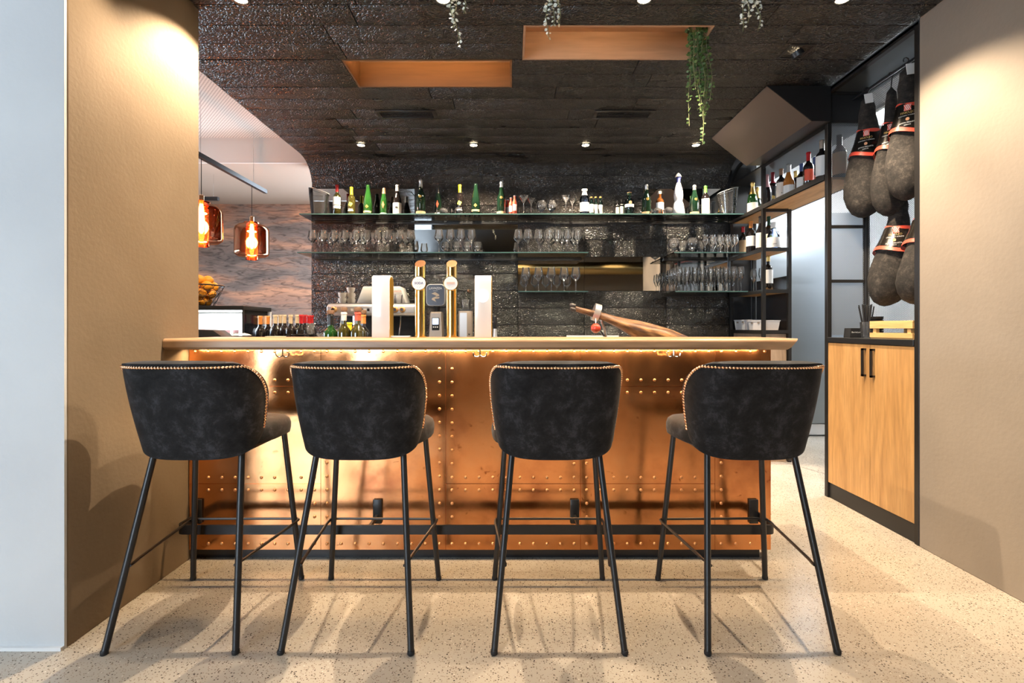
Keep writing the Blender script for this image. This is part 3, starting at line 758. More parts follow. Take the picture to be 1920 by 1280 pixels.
# lower worktops behind the bar
WZ = 0.93
struct_top = thing('working_counter', 'steel working counter behind the raised bar top', 'counter', (-.2, 2.9, 0))
MB().box(-2.46, 1.24, 2.625, 3.12, WZ - .04, WZ).build('worktop', m_worktop, struct_top, world=True, smooth=0)
MB().box(-2.46, -1.22, 3.12, 3.95, WZ - .04, WZ).build('return_worktop', m_worktop, struct_top, world=True, smooth=0)
MB().box(-2.44, 1.22, 2.64, 3.06, 0, WZ - .04).build('base', m_blackmat, struct_top, world=True, smooth=0)
MB().box(-2.44, -1.26, 3.06, 3.90, 0, WZ - .04).build('return_base', m_blackmat, struct_top, world=True, smooth=0)
bc = thing('back_counter', 'dark back counter below the glass shelves carrying the coffee machine', 'counter', (0, 4.4, 0))
MB().box(-1.95, 2.10, 4.08, 4.695, WZ - .03, WZ).build('worktop', m_worktop, bc, world=True, smooth=0)
MB().box(-1.95, 2.10, 4.12, 4.695, 0, WZ - .03).build('base', m_blackmat, bc, world=True, smooth=0)

# ------------------------------------------------------------------ bar stools
def make_stool():
    t = thing('bar_stool', 'x', 'bar stool', (0, 0, 0), 0, 'black velvet bar stools')
    zb, zt = .655, 1.022
    def plan(s, z):
        """s in -1..1 along the shell, left wing tip to right wing tip"""
        k = (z - zb) / (zt - zb); k = max(0, min(1, k))
        a = .216 + .037 * math.sin(min(1, k * 1.1) * PI / 2)
        yb = -.150 - .105 * k
        yf = -.045 - .015 * k
        th = s * PI / 2
        e = .72
        sx = math.copysign(abs(math.sin(th)) ** e, th); cy = abs(math.cos(th)) ** e
        return Vector((a * sx, yf + (yb - yf) * cy, z))
    def lim(z):
        r = .16; s = 1.0
        if z > zt - r:
            q = (z - (zt - r)) / r; s = 1 - .55 * (1 - math.sqrt(max(0, 1 - q * q)))
        rb = .07
        if z < zb + rb:
            q = (zb + rb - z) / rb; s = min(s, 1 - .20 * (1 - math.sqrt(max(0, 1 - q * q))))
        return s
    rows = []; NS = 37
    zs = [zb + (zt - zb) * k / 22 for k in range(23)]
    zs = [zb + (zt - zb) * (0.5 - 0.5 * math.cos(PI * k / 24)) for k in range(25)]
    for z in zs:
        L = lim(z); ring = []
        for j in range(NS):
            s = L * (-1 + 2 * j / (NS - 1)); lift = .062 * abs(s) ** 2.5          # the lower edge climbs towards the wing tips
            ring.append(plan(s, z + lift * (zt - z) / (zt - zb)))
        rows.append(ring)
    m = MB().grid([[tuple(p) for p in r] for r in rows])
    o = m.build('backrest', m_velvet, t, smooth=180, recalc=True)
    sol = o.modifiers.new('thickness', 'SOLIDIFY'); sol.thickness = .034; sol.offset = -1.0
    bv = o.modifiers.new('soft_edge', 'BEVEL'); bv.width = .011; bv.segments = 3; bv.limit_method = 'ANGLE'; bv.angle_limit = R(50)
    # make sure the shell grows inwards
    me = o.data
    mid = me.polygons[len(me.polygons) // 2 + NS // 2]
    c = sum((me.polygons[i].normal.y for i in range(len(me.polygons)) if abs(me.polygons[i].center.x) < .05)) 
    if c > 0: me.flip_normals()
    # nailheads along wing edge, top edge, wing edge
    curve = []
    for z in [zb + .10 + (zt - .016 - zb - .10) * k / 60 for k in range(61)]:
        curve.append((-(lim(z) - .030), z))
    zz = zt - .014
    Lt = lim(zz) - .03
    curve += [(-Lt + 2 * Lt * k / 60, zz) for k in range(1, 60)]
    curve += [(-s, z) for (s, z) in curve[:61]][::-1]
    P3 = [plan(s, z) for s, z in curve]
    nm = MB(); acc = 0; last = P3[0]; step = .0118
    def out(s, z):
        e = 1e-3
        u = plan(min(1, s + e), z) - plan(max(-1, s - e), z); v = plan(s, min(zt, z + e)) - plan(s, max(zb, z - e))
        nn = u.cross(v)
        if nn.length < 1e-9: nn = Vector((0, -1, 0))
        nn.normalize()
        return -nn if nn.y * 1 + nn.x * math.copysign(.3, -s) > 0 and nn.y > 0 else nn
    for (s, z), (s2, z2), p, q in zip(curve[:-1], curve[1:], P3[:-1], P3[1:]):
        d = (q - p).length
        while acc <= d and d > 0:
            f = acc / d; c = p.lerp(q, f); nn = out(s + (s2 - s) * f, z + (z2 - z) * f)
            if nn.y > .2: nn = -nn
            rot = nn.to_track_quat('Z', 'Y').to_matrix().to_4x4()
            g = MB().lathe([(.0057, -.0005), (.0052, .0024), (.0031, .0044), (.00001, .0051)], 8, cap=False).xf(Matrix.Translation(c + nn * .0008) @ rot)
            nm.add(g.v, g.f); acc += step
        acc -= d
    q = nm.build('nailhead_trim', m_nail, o); q['kind'] = 'stuff'
    # seat cushion
    rows = []
    for (k, z) in ((.90, .690), (.985, .700), (1.0, .722), (1.0, .742), (.975, .760), (.92, .771), (.75, .778), (.4, .781), (.02, .782)):
        ring = []
        for j in range(40):
            a = 2 * PI * j / 40; ex = .62
            x = .252 * math.copysign(abs(math.cos(a)) ** ex, math.cos(a)) * k
            y = .205 * math.copysign(abs(math.sin(a)) ** ex, math.sin(a)) * k + .045
            x *= 1.0 - .10 * max(0, -(y - .045) / .205)
            ring.append((x, y, z - .01 * max(0, (y - .1) / .15)))
        rows.append(ring)
    m = MB().grid(rows, closed=True); m.f.append(tuple(range(40))[::-1]); m.f.append(tuple(8 * 40 + j for j in range(40)))
    m.build('seat', m_velvet, t, smooth=60)
    MB().box(-.185, .185, -.11, .20, .672, .690).build('seat_frame', m_black, t, smooth=0)
    legs = {}
    for sx in (-1, 1):
        for nm_, b, tp in (('back', (sx * .230, -.25, 0), (sx * .166, -.095, .68)), ('front', (sx * .246, .248, 0), (sx * .195, .190, .68))):
            b = Vector(b); tp = Vector(tp)
            l = MB().tube([b + Vector((0, 0, .004)), b.lerp(tp, .3), b.lerp(tp, .7), tp], .0118, 12).build('leg', m_black, t)
            MB().lathe([(.0105, 0), (.0128, .003), (.0128, .014), (.0118, .016)], 12, b).build('rubber_foot', m_blackmat, l)
            legs[(sx, nm_)] = (b, tp)
    zf = .281
    def at(k): b, tp = legs[k]; return b.lerp(tp, zf / .68)
    pa, pb, pc, pd = at((-1, 'back')), at((-1, 'front')), at((1, 'front')), at((1, 'back'))
    o_ = .016
    pts = [pa + Vector((.012, .0, 0)), pa + Vector((.012, .012, 0)), pa + Vector((.004, .05, 0)), pb + Vector((-o_, -.03, 0)), pb + Vector((-o_, .006, 0)), pb + Vector((-o_ + .008, .014, 0)), pb + Vector((.02, o_, 0)),
           pc + Vector((-.02, o_, 0)), pc + Vector((o_ - .008, .014, 0)), pc + Vector((o_, .006, 0)), pc + Vector((o_, -.03, 0)), pd + Vector((-.004, .05, 0)), pd + Vector((-.012, .012, 0)), pd + Vector((-.012, 0, 0))]
    MB().tube(pts, .0058, 8).build('foot_ring', m_black, t)
    return t
st = make_stool()
SY = 1.93
labs = ['black velvet bar stool with copper nailheads beside the beige pillar', 'black velvet bar stool with copper nailheads, second from the beige pillar',
        'black velvet bar stool with copper nailheads, third from the beige pillar', 'black velvet bar stool with copper nailheads, nearest the oak cabinet']
SX = [-1.207, -.583, .167, .915]
for i, x in enumerate(SX):
    o = st if i == 0 else copy_tree(st)
    o.location = (x, SY, 0); o['label'] = labs[i]
    o.rotation_euler = (0, 0, R([0.5, -.5, 0, .8][i]))

# ------------------------------------------------------------------ steel frame with hams and oak cabinet on the right
PT = .03
def bx(x0, x1, y0, y1, z0, z1): return MB().box(x0, x1, y0, y1, z0, z1)
hu = thing('ham_rack', 'black steel rack with mesh sides above an oak cabinet', 'rack', (2.29, 2.89, 0))
UX0, UX1, UY0, UY1 = RX, 2.43, 2.508, 3.265
for (x, y) in ((UX0, UY0), (UX0, UY1 - PT), (UX1 - PT, UY0), (UX1 - PT, UY1 - PT)):
    bx(x, x + PT, y, y + PT, 0, 2.765).build('post', m_frame, hu, world=True, smooth=0, bevel=.002, seg=1)
for z in (2.735,):
    for (a, b, c, e) in ((UX0, UX0 + PT, UY0 + PT, UY1 - PT), (UX1 - PT, UX1, UY0 + PT, UY1 - PT), (UX0 + PT, UX1 - PT, UY1 - PT, UY1), (UX0 + PT, UX1 - PT, UY0, UY0 + PT)):
        bx(a, b, c, e, z, z + PT).build('top_rail', m_frame, hu, world=True, smooth=0)
for zz in (Z(425, 3.25), Z(527, 3.25), Z(228, 3.25)):
    bx(UX0 + PT, UX1 - PT, UY1 - .024, UY1 - .004, zz - .01, zz + .01).build('cross_bar', m_frame, hu, world=True, smooth=0)
bx(UX0 + PT, UX1 - PT, UY1 - .012, UY1 - .010, 1.10, Z(228, 3.25)).build('mesh_panel', m_mesh_xz, hu, world=True, smooth=0)
bx(UX1 - .012, UX1 - .010, UY0 + PT, UY1 - PT, 1.10, 2.735).build('mesh_panel', m_mesh_yz, hu, world=True, smooth=0)
bx(UX0 + PT, UX1 - PT, UY1 - .014, UY1 - .008, Z(228, 3.25), 2.735).build('end_plate', m_black, hu, world=True, smooth=0)
bx(UX0, UX1, UY0, UY1, 2.750, 2.768).build('top_plate', M_('blue_grey_steel', (.10, .115, .125), .35, .6), hu, world=True, smooth=0)
for (z, y0) in ((2.70, None), (2.04, None)):
    MB().tube([(2.32 if z > 2.5 else 2.385, UY0 + .02, z), (2.32 if z > 2.5 else 2.385, UY1 - .02, z)], .008, 8).build('hanging_rod', m_black, hu, world=True)
# cabinet
cab = thing('oak_cabinet', 'two-door oak cabinet with black handles under the hanging hams', 'cabinet', (2.29, 2.89, 0))
cy0, cy1 = UY0 + PT, UY1 - PT
bx(UX0 - .004, UX1 - PT - .002, cy0 + .001, cy1 - .001, 1.052, 1.085).build('worktop', m_black, cab, world=True, smooth=0, bevel=.002, seg=1)
bx(UX0 + .024, UX1 - PT - .004, cy0 + .002, cy1 - .002, .10, 1.052).build('carcass', m_blackmat, cab, world=True, smooth=0)
bx(UX0 + .012, UX1 - PT - .004, cy0 + .002, cy1 - .002, 0, .10).build('plinth', m_black, cab, world=True, smooth=0)
ym = 2.855
for (a, b, hy) in ((cy0 + .003, ym - .0015, ym - .035), (ym + .0015, cy1 - .003, ym + .035)):
    dr = bx(UX0 + .003, UX0 + .023, a, b, .105, 1.048).build('door', m_oak, cab, world=True, smooth=0, bevel=.0012, seg=1)
    h = MB().box(-.022, -.012, hy - .006, hy + .006, .855, 1.025).box(-.022, .004, hy - .006, hy + .006, .855, .867).box(-.022, .004, hy - .006, hy + .006, 1.013, 1.025)
    h.xf(Matrix.Translation((UX0 - cab.location.x, -cab.location.y, 0))).build('handle', m_black, dr, smooth=0)

# shelf frame between rack and back wall
su = thing('wine_rack', 'black steel wine shelving with oak boards reaching over the kitchen passage', 'shelf', (2.28, 4.0, 0))
SXR = 2.42; PD = 4.07
def post(x, y, z0, z1, s=.028): bx(x, x + s, y, y + s, z0, z1).build('post', m_frame, su, world=True, smooth=0, bevel=.0015, seg=1)
post(RX, PD, 0, 2.53); post(SXR - .06, PD, 0, 2.16); post(RX, WD - .05, 0, CEI - CURVE - .05); post(SXR - .06, WD - .05, 0, 2.5)
UZ = 2.165
bx(RX + .004, SXR, 3.27, WD - .06, UZ, UZ + .016).build('shelf_board', m_oaky, su, world=True, smooth=0)
bx(RX, RX + .022, 3.27, PD, UZ, UZ + .035).build('shelf_rail', m_frame, su, world=True, smooth=0)
bx(RX, RX + .022, PD + .028, WD - .05, UZ, UZ + .035).build('shelf_rail', m_frame, su, world=True, smooth=0)
bx(SXR, SXR + .02, 3.27, WD - .06, UZ, UZ + .03).build('shelf_rail', m_frame, su, world=True, smooth=0)
bx(RX, RX + .022, 3.27, PD, 2.508, 2.53).build('upper_rail', m_frame, su, world=True, smooth=0)
bx(RX, SXR + .02, 3.27, WD - .06, 2.53, 2.545).build('soffit_plate', m_black, su, world=True, smooth=0)
bx(SXR + .004, SXR + .02, 3.27, WD - .06, 2.545, 2.76).build('back_plate', m_black, su, world=True, smooth=0)
LZ = [(1.81, .03), (1.452, .03), (1.105, .03)]
for (z, h) in LZ:
    bx(RX + .004, SXR - .032, PD + .028, WD - .052, z, z + .014).build('shelf_board', m_oaky, su, world=True, smooth=0)
    bx(RX, RX + .02, PD + .028, WD - .05, z - .006, z + h - .006).build('shelf_rail', m_frame, su, world=True, smooth=0)
    bx(RX + .028, SXR - .06, PD, PD + .02, z - .006, z + h - .006).build('shelf_rail', m_frame, su, world=True, smooth=0)
bx(RX + .028, SXR - .06, PD, PD + .02, UZ - .025, UZ).build('shelf_rail', m_frame, su, world=True, smooth=0)
bx(SXR - .030, SXR - .022, PD + .05, WD - .06, 0.0, 1.60).build('side_panel', M_('smoky_panel', (.035, .03, .028), .25, .2), su, world=True, smooth=0)
# arched frame following the ceiling curve
arc = [(WD - CURVE - .02 + CURVE * math.sin(a * PI / 16), CEI - CURVE - .07 + CURVE * math.cos(a * PI / 16)) for a in range(0, 9)]
m = MB(); rows = []
for i, (y, z) in enumerate(arc):
    a = i * PI / 16; nn = Vector((math.sin(a), math.cos(a)))
    rows.append([(RX, y, z), (RX, y - nn.x * .024, z - nn.y * .024), (RX + .024, y - nn.x * .024, z - nn.y * .024), (RX + .024, y, z)])
m.grid(rows, closed=True); b = 4 * 8; m.f += [(0, 1, 2, 3), (b + 3, b + 2, b + 1, b)]
m.build('arch_bar', m_frame, su, world=True, smooth=40)
bx(RX + .026, SXR - .064, WD - .022, WD - .004, 0.95, 2.7).build('back_panel', m_black, su, world=True, smooth=0)
# base cabinet below the shelves
bcab = thing('base_cabinet', 'pale wooden base cabinet under the wine shelving', 'cabinet', (2.25, 4.4, 0))
bx(RX + .03, SXR - .064, PD + .03, WD - .054, 0, 1.096).build('carcass', m_palewood, bcab, world=True, smooth=0)
bx(RX + .034, SXR - .068, PD + .018, PD + .03, .08, 1.06).build('front_panel', m_palewood, bcab, world=True, smooth=0)

# sloped sheet-metal hood under the ceiling
hd = thing('sheet_metal_hood', 'brown sheet-metal hood slanting down from the ceiling above the wine shelving', 'hood', (1.9, 3.63, 2.53))
sec = [(1.705, CEI - .001), (2.005, 2.532), (2.135, 2.532), (2.135, CEI - .001)]
MB().prism(sec, 'y', 3.192, 4.07).build('body', m_black, hd, world=True, smooth=0)
nx, nz = (2.532 - CEI), -(2.005 - 1.705); L = math.hypot(nx, nz); nx /= L; nz /= L
MB().prism([(1.705 + .004, CEI - .004), (2.005, 2.532 + .002), (2.005 + nx * .004, 2.532 + nz * .004), (1.709 + nx * .004, CEI - .004 + nz * .004)], 'y', 3.19, 4.072).build('face_sheet', m_hood, hd, world=True, smooth=0)

# hanging hams -----------------------------------------------------------------
def ham(loc, L, rmax, lab, sq=.72, turn=0.0, tagged=False, hook_h=.05, lean=(0, 0), collar=True, seed=0):
    rnd = random.Random(seed)
    t = thing('hanging_ham', lab, 'ham', loc, turn, 'hams hanging in black cloth')
    prof = [(0, .0), (.012, .02), (.030, .05), (.036, .10), (.040, .16), (.044, .22), (.050, .30), (.062, .38), (.078, .46), (.094, .56), (.107, .66), (.112, .74), (.108, .82), (.092, .90), (.062, .96), (.028, .99), (.00001, 1.0)]
    rows = []; N = 28
    ph = [rnd.uniform(0, 6.28) for _ in range(4)]
    for r, u in prof:
        ring = []
        for j in range(N):
            a = 2 * PI * j / N
            rr = max(r, 1e-5) / .112 * rmax * (1 + .09 * math.sin(2 * a + ph[0] + 4 * u) + .06 * math.sin(3 * a + ph[1] + 3 * u) * u + .02 * math.sin(9 * u * 6 + ph[2] + a))
            if u < .2: rr *= 1 + .10 * math.sin(70 * u + a)
            off = .02 * math.sin(PI * u)
            ring.append((rr * math.cos(a) + lean[0] * u * L + off, rr * sq * math.sin(a) * (1 if u > .3 else 1.2) + lean[1] * u * L, -u * L))
        rows.append(ring)
    MB().grid(rows, closed=True).build('cloth_bag', m_sack, t, smooth=80)
    MB().tube([(0, 0, -.012)] + [(.016 * math.sin(a), 0, hook_h - .016 + .016 * math.cos(a)) for a in (2.6, 1.6, .8, 0, -.8, -1.6, -2.2)], .003, 6).build('hook', m_black, t)
    if collar:
        def rad(u):
            for (r0, u0), (r1, u1) in zip(prof[:-1], prof[1:]):
                if u0 <= u <= u1: return (r0 + (r1 - r0) * (u - u0) / (u1 - u0)) / .112 * rmax
        def band(u0, u1, ex, name, mat, par):
            rows = []
            for k in range(5):
                ring = []
                for j in range(41):
                    a = 2 * PI * j / 40
                    wv = .022 * math.cos(2 * (a + PI / 2)) 
                    u = u0 + (u1 - u0) * k / 4 + (wv if k == 4 or name == 'coral_edge' and u0 > .4 else wv * k / 4)
                    rr = rad(u) * 1.10 + ex
                    ring.append((rr * math.cos(a) + lean[0] * u * L + .02 * math.sin(PI * u), rr * max(sq, .85) * math.sin(a) + lean[1] * u * L, -u * L))
                rows.append(ring)
            return MB().grid(rows).build(name, mat, par, smooth=60)
        c = band(.30, .485, .004, 'paper_collar', m_collar, t)
        band(.296, .305, .0055, 'coral_edge', m_coral, c)
        band(.485, .515, .0055, 'coral_edge', m_coral, c)
        face = -R(20) - turn
        def put(o, u, ang):
            rr = rad(u) * 1.10 + .0075
            o.rotation_euler = (0, 0, ang); o.location = (lean[0] * u * L + .02 * math.sin(PI * u), lean[1] * u * L, -u * L)
        for (s, sz, u, mt) in (('FINCUJO', .017, .375, m_goldfoil), ('CORTADO Y CURADO', .0085, .398, m_whitelabel), ('JAMON BELLOTA', .0105, .455, m_whitelabel), ('IBERICO', .0085, .473, m_whitelabel)):
            o = text(s, sz, mt, c, wrap=rad(u) * 1.12 + .008); put(o, u, face - R(25))
        # coral emblem with a white lattice, and a round seal
        for (u, w_, h_, mt, nm) in ((.335, .016, .018, m_coral, 'emblem'),):
            rr = rad(u) * 1.12 + .007
            rows = [[(rr * math.sin(x * w_ / rr), -rr * math.cos(x * w_ / rr), y * h_) for x in (-1, -.5, 0, .5, 1)] for y in (-1, 1)]
            o = MB().grid(rows).build(nm, mt, c); put(o, u, face - R(25))
            mm = MB()
            for k in (-1, 0, 1):
                for s in (-1, 1):
                    pts = [((k * .5 + s * q * .5) * w_, q * h_ * .9) for q in (-1, -.5, 0, .5, 1)]
                    pts = [p for p in pts if abs(p[0]) <= w_]
                    mm.tube([((rr + .0008) * math.sin(p[0] / rr), -(rr + .0008) * math.cos(p[0] / rr), p[1]) for p in pts], .0011, 4)
            o = mm.build('lattice', m_whitelabel, c); put(o, u, face - R(25))
        u = .427; rr = rad(u) * 1.12 + .008
        o = MB().add([(rr * math.sin(.009 * math.cos(q * PI / 8) / rr), -rr * math.cos(.009 * math.cos(q * PI / 8) / rr), .009 * math.sin(q * PI / 8)) for q in range(16)], [tuple(range(16))]).build('seal', m_orangeink, c); put(o, u, face - R(25))
    if tagged:
        o = MB().box(-.024, .024, -.003, 0, -.03, .03).xf(Matrix.Translation((-.02, -.055, -.045)) @ Matrix.Rotation(R(-8), 4, 'Y')).build('paper_tag', m_whitelabel, t, smooth=0)
    return t
ham((2.315, 3.11, 2.665), .80, .126, 'black cloth ham hanging nearest the wine bottles in the upper row', .74, R(-8), True, seed=1, lean=(-.03, 0))
ham((2.325, 2.925, 2.63), .80, .112, 'black cloth ham in the upper row half hidden behind its neighbour', .62, R(10), False, .085, seed=2, lean=(-.03, 0))
ham((2.285, 2.765, 2.665), .78, .120, 'black cloth ham in the upper row beside the beige right wall', .72, R(0), True, seed=3, lean=(0, 0))
ham((2.385, 2.93, 1.97), .69, .135, 'black cloth ham in the lower row with a bottle-shaped tag, nearer the mesh', .66, R(0), False, .085, seed=4, lean=(-.14, 0))
ham((2.385, 2.735, 1.98), .70, .130, 'black cloth ham in the lower row beside the beige right wall', .74, R(12), False, .075, seed=5, lean=(-.12, 0))

# things on the oak cabinet
CT = 1.085
t = thing('napkin_box', 'small black napkin box on the oak cabinet', 'box', (X(1600, 3.12) - .0, 3.12, CT))
MB().prism([(-.045, 0), (.045, 0), (.040, .062), (-.038, .062)], 'y', -.03, .03).build('box_body', m_blackmat, t, smooth=0, bevel=.002)
text('BarrioLoma', .014, m_whitelabel, t, (0, -.0315, .035))
t = thing('straw_glass', 'cut-glass tumbler standing on the oak cabinet', 'glass', (X(1626, 3.03), 3.03, CT))
MB().lathe([(.030, .004), (.0305, 0), (.036, .03), (.040, .10), (.0375, .10), (.033, .03), (.028, .012), (.0001, .010)], 16, cap=False).build('tumbler', m_glass, t, smooth=25)
for k in range(16):
    a = random.uniform(0, 6.28); r0 = random.uniform(0, .018); r1 = random.uniform(.02, .048); h = random.uniform(.165, .20)
    p0 = (t.location.x + r0 * math.cos(a), t.location.y + r0 * math.sin(a), CT + .014)
    o = single(MB().tube([(0, 0, 0), ((r1 - r0) * math.cos(a), (r1 - r0) * math.sin(a), h)], .0038, 6), 'drinking_straw', m_blackmat, 'black drinking straw standing in the tumbler on the oak cabinet', 'straw', p0, 'black straws in the tumbler')
for k in range(6):
    m = MB().lathe([(.030, 0), (.036, .006), (.038, .022), (.034, .022), (.030, .006), (.0001, .004)], 20, cap=False)
    single(m, 'espresso_cup', m_plate_b, 'black espresso cup in the stack behind the straws, %s from the bottom' % ORD[k], 'cup', (X(1643, 3.0), 3.0, CT + k * .0225), 'black cups stacked on the oak cabinet')
cr = thing('wooden_crate', 'small pale pine crate with slatted sides on the oak cabinet', 'crate', (2.285, 2.745, CT))
cw, cl, chh = .105, .155, .098
for sx in (-1, 1):
    for sy in (-1, 1):
        MB().box(-.010, .010, -.012, .012, .0, chh).xf(Matrix.Translation((sx * (cw - .012), sy * (cl - .03), 0))).build('corner_post', m_pine, cr, smooth=0)
for (za, zbb) in ((.006, .034), (.044, .058) , (.060, .098)):
    if za == .044: continue
    for sx in (-1, 1):
        MB().box(sx * cw - .005, sx * cw + .005, -cl, cl, za, zbb).build('slat', m_pine, cr, smooth=0, bevel=.001, seg=1)
    for sy in (-1, 1):
        MB().box(-cw + .005, cw - .005, sy * cl - .005, sy * cl + .005, za, zbb).build('slat', m_pine, cr, smooth=0, bevel=.001, seg=1)
MB().box(-cw, cw, -cl, cl, .0, .006).build('bottom_board', m_pine, cr, smooth=0)
MB().box(-cw - .003, cw + .003, -cl - .003, cl + .003, chh, chh + .006).build('lid', m_pine, cr, smooth=0, bevel=.001, seg=1)

# stainless steel fridge at the end of the passage
fr = thing('steel_fridge', 'tall stainless steel refrigerator at the end of the kitchen passage', 'fridge', (3.0, 5.04, 0))
MB().box(-.52, .75, -.02, .055, .14, 2.36).build('door', m_steel, fr, bevel=.004)
MB().box(-.52, .75, 0, .055, .02, .13).build('kick_plate', m_alu, fr, smooth=0)
for fx in (-.45, .68):
    MB().lathe([(.02, 0), (.02, .02)], 10, (fx, .03, 0)).build('foot', m_black, fr)

# ------------------------------------------------------------------ glass shelves
SH1, SH2, SH3 = 2.195, 1.836, 1.480
def shelf(x0, x1, z, d0, lab, joints=()):
    t = thing('glass_shelf', lab, 'shelf', ((x0 + x1) / 2, 4.5, z - .010), 0, 'glass wall shelves')
    xs_ = [x0] + list(joints) + [x1]
    for a, b in zip(xs_[:-1], xs_[1:]):
        p = MB().box(a + .001, b - .001, d0, WD - .026, z - .010, z).build('glass_plate', m_shelfglass, t, world=True, smooth=0)
        MB().box(a + .001, b - .001, d0 - .0012, d0, z - .010, z).xf(Matrix.Translation(-Vector(t.location))).build('polished_edge', m_glassedge, p, smooth=0)
    MB().box(x0 + .02, x1 - .01, WD - .04, WD - .0235, z - .026, z - .0105).build('wall_rail', m_black, t, world=True, smooth=0)
    return t
shelf(-1.95, 2.125, SH1, 4.366, 'long glass shelf with spirit bottles and ice buckets', (X(778, 4.45), .35))
shelf(-1.95, X(1103, 4.33), SH2, 4.325, 'glass shelf carrying the long row of wine glasses', (X(971, 4.4),))
shelf(1.47, 2.125, SH2, 4.325, 'glass shelf with balloon glasses and tulip glasses at the right', ())
shelf(X(971, 4.5), X(1103, 4.29), SH3, 4.29, 'short low glass shelf with five wine glasses', ())
shelf(1.47, 2.125, SH3, 4.29, 'low glass shelf packed with champagne flutes', ())

# ------------------------------------------------------------------ bottles
PROF = {
 'bordeaux': [(.88, 0), (1, .012), (1, .60), (.96, .645), (.80, .69), (.55, .725), (.42, .755), (.385, .79), (.37, .955), (.43, .957), (.43, .985), (.36, 1.0)],
 'burgundy': [(.88, 0), (1, .012), (1, .46), (.95, .53), (.80, .60), (.60, .67), (.46, .73), (.39, .79), (.36, .955), (.42, .957), (.42, .985), (.35, 1.0)],
 'sparkling': [(.86, 0), (1, .015), (1, .43), (.96, .50), (.82, .58), (.62, .66), (.48, .74), (.40, .82), (.34, .93), (.40, .94), (.42, .965), (.34, 1.0)],
 'flute': [(.88, 0), (1, .012), (1, .40), (.93, .50), (.78, .62), (.60, .74), (.47, .84), (.40, .93), (.42, .95), (.42, .975), (.34, 1.0)],
 'small': [(.85, 0), (1, .02), (1, .60), (.92, .68), (.62, .76), (.46, .82), (.45, .93), (.55, .935), (.55, 1.0)],
 'squat': [(.9, 0), (1, .02), (1, .62), (.94, .68), (.50, .73), (.42, .76), (.42, .88), (.50, .885), (.50, 1.0)],
 'cone': [(.92, 0), (1, .02), (.98, .30), (.80, .56), (.55, .70), (.42, .75), (.38, .80), (.38, 1.0)],
}
def rad_at(kind, r, u):
    p = PROF[kind]
    for (r0, u0), (r1, u1) in zip(p[:-1], p[1:]):
        if u0 <= u <= u1: return r * (r0 + (r1 - r0) * (u - u0) / max(1e-6, u1 - u0))
    return r * p[-1][0]
def decal(t, pts, z, r, mat, name='emblem'):
    cx = sum(p[0] for p in pts) / len(pts); cz = sum(p[1] for p in pts) / len(pts)
    vs = [(cx, cz)] + list(pts) + [((p[0] + cx) / 2, (p[1] + cz) / 2) for p in pts]; n = len(pts)
    fs = []
    for i in range(n):
        j = (i + 1) % n
        fs += [(0, 1 + n + i, 1 + n + j), (1 + n + i, 1 + i, 1 + j, 1 + n + j)]
    return MB().add([(r * math.sin(a / r), -r * math.cos(a / r), z + b) for a, b in vs], fs).build(name, mat, t, smooth=180)
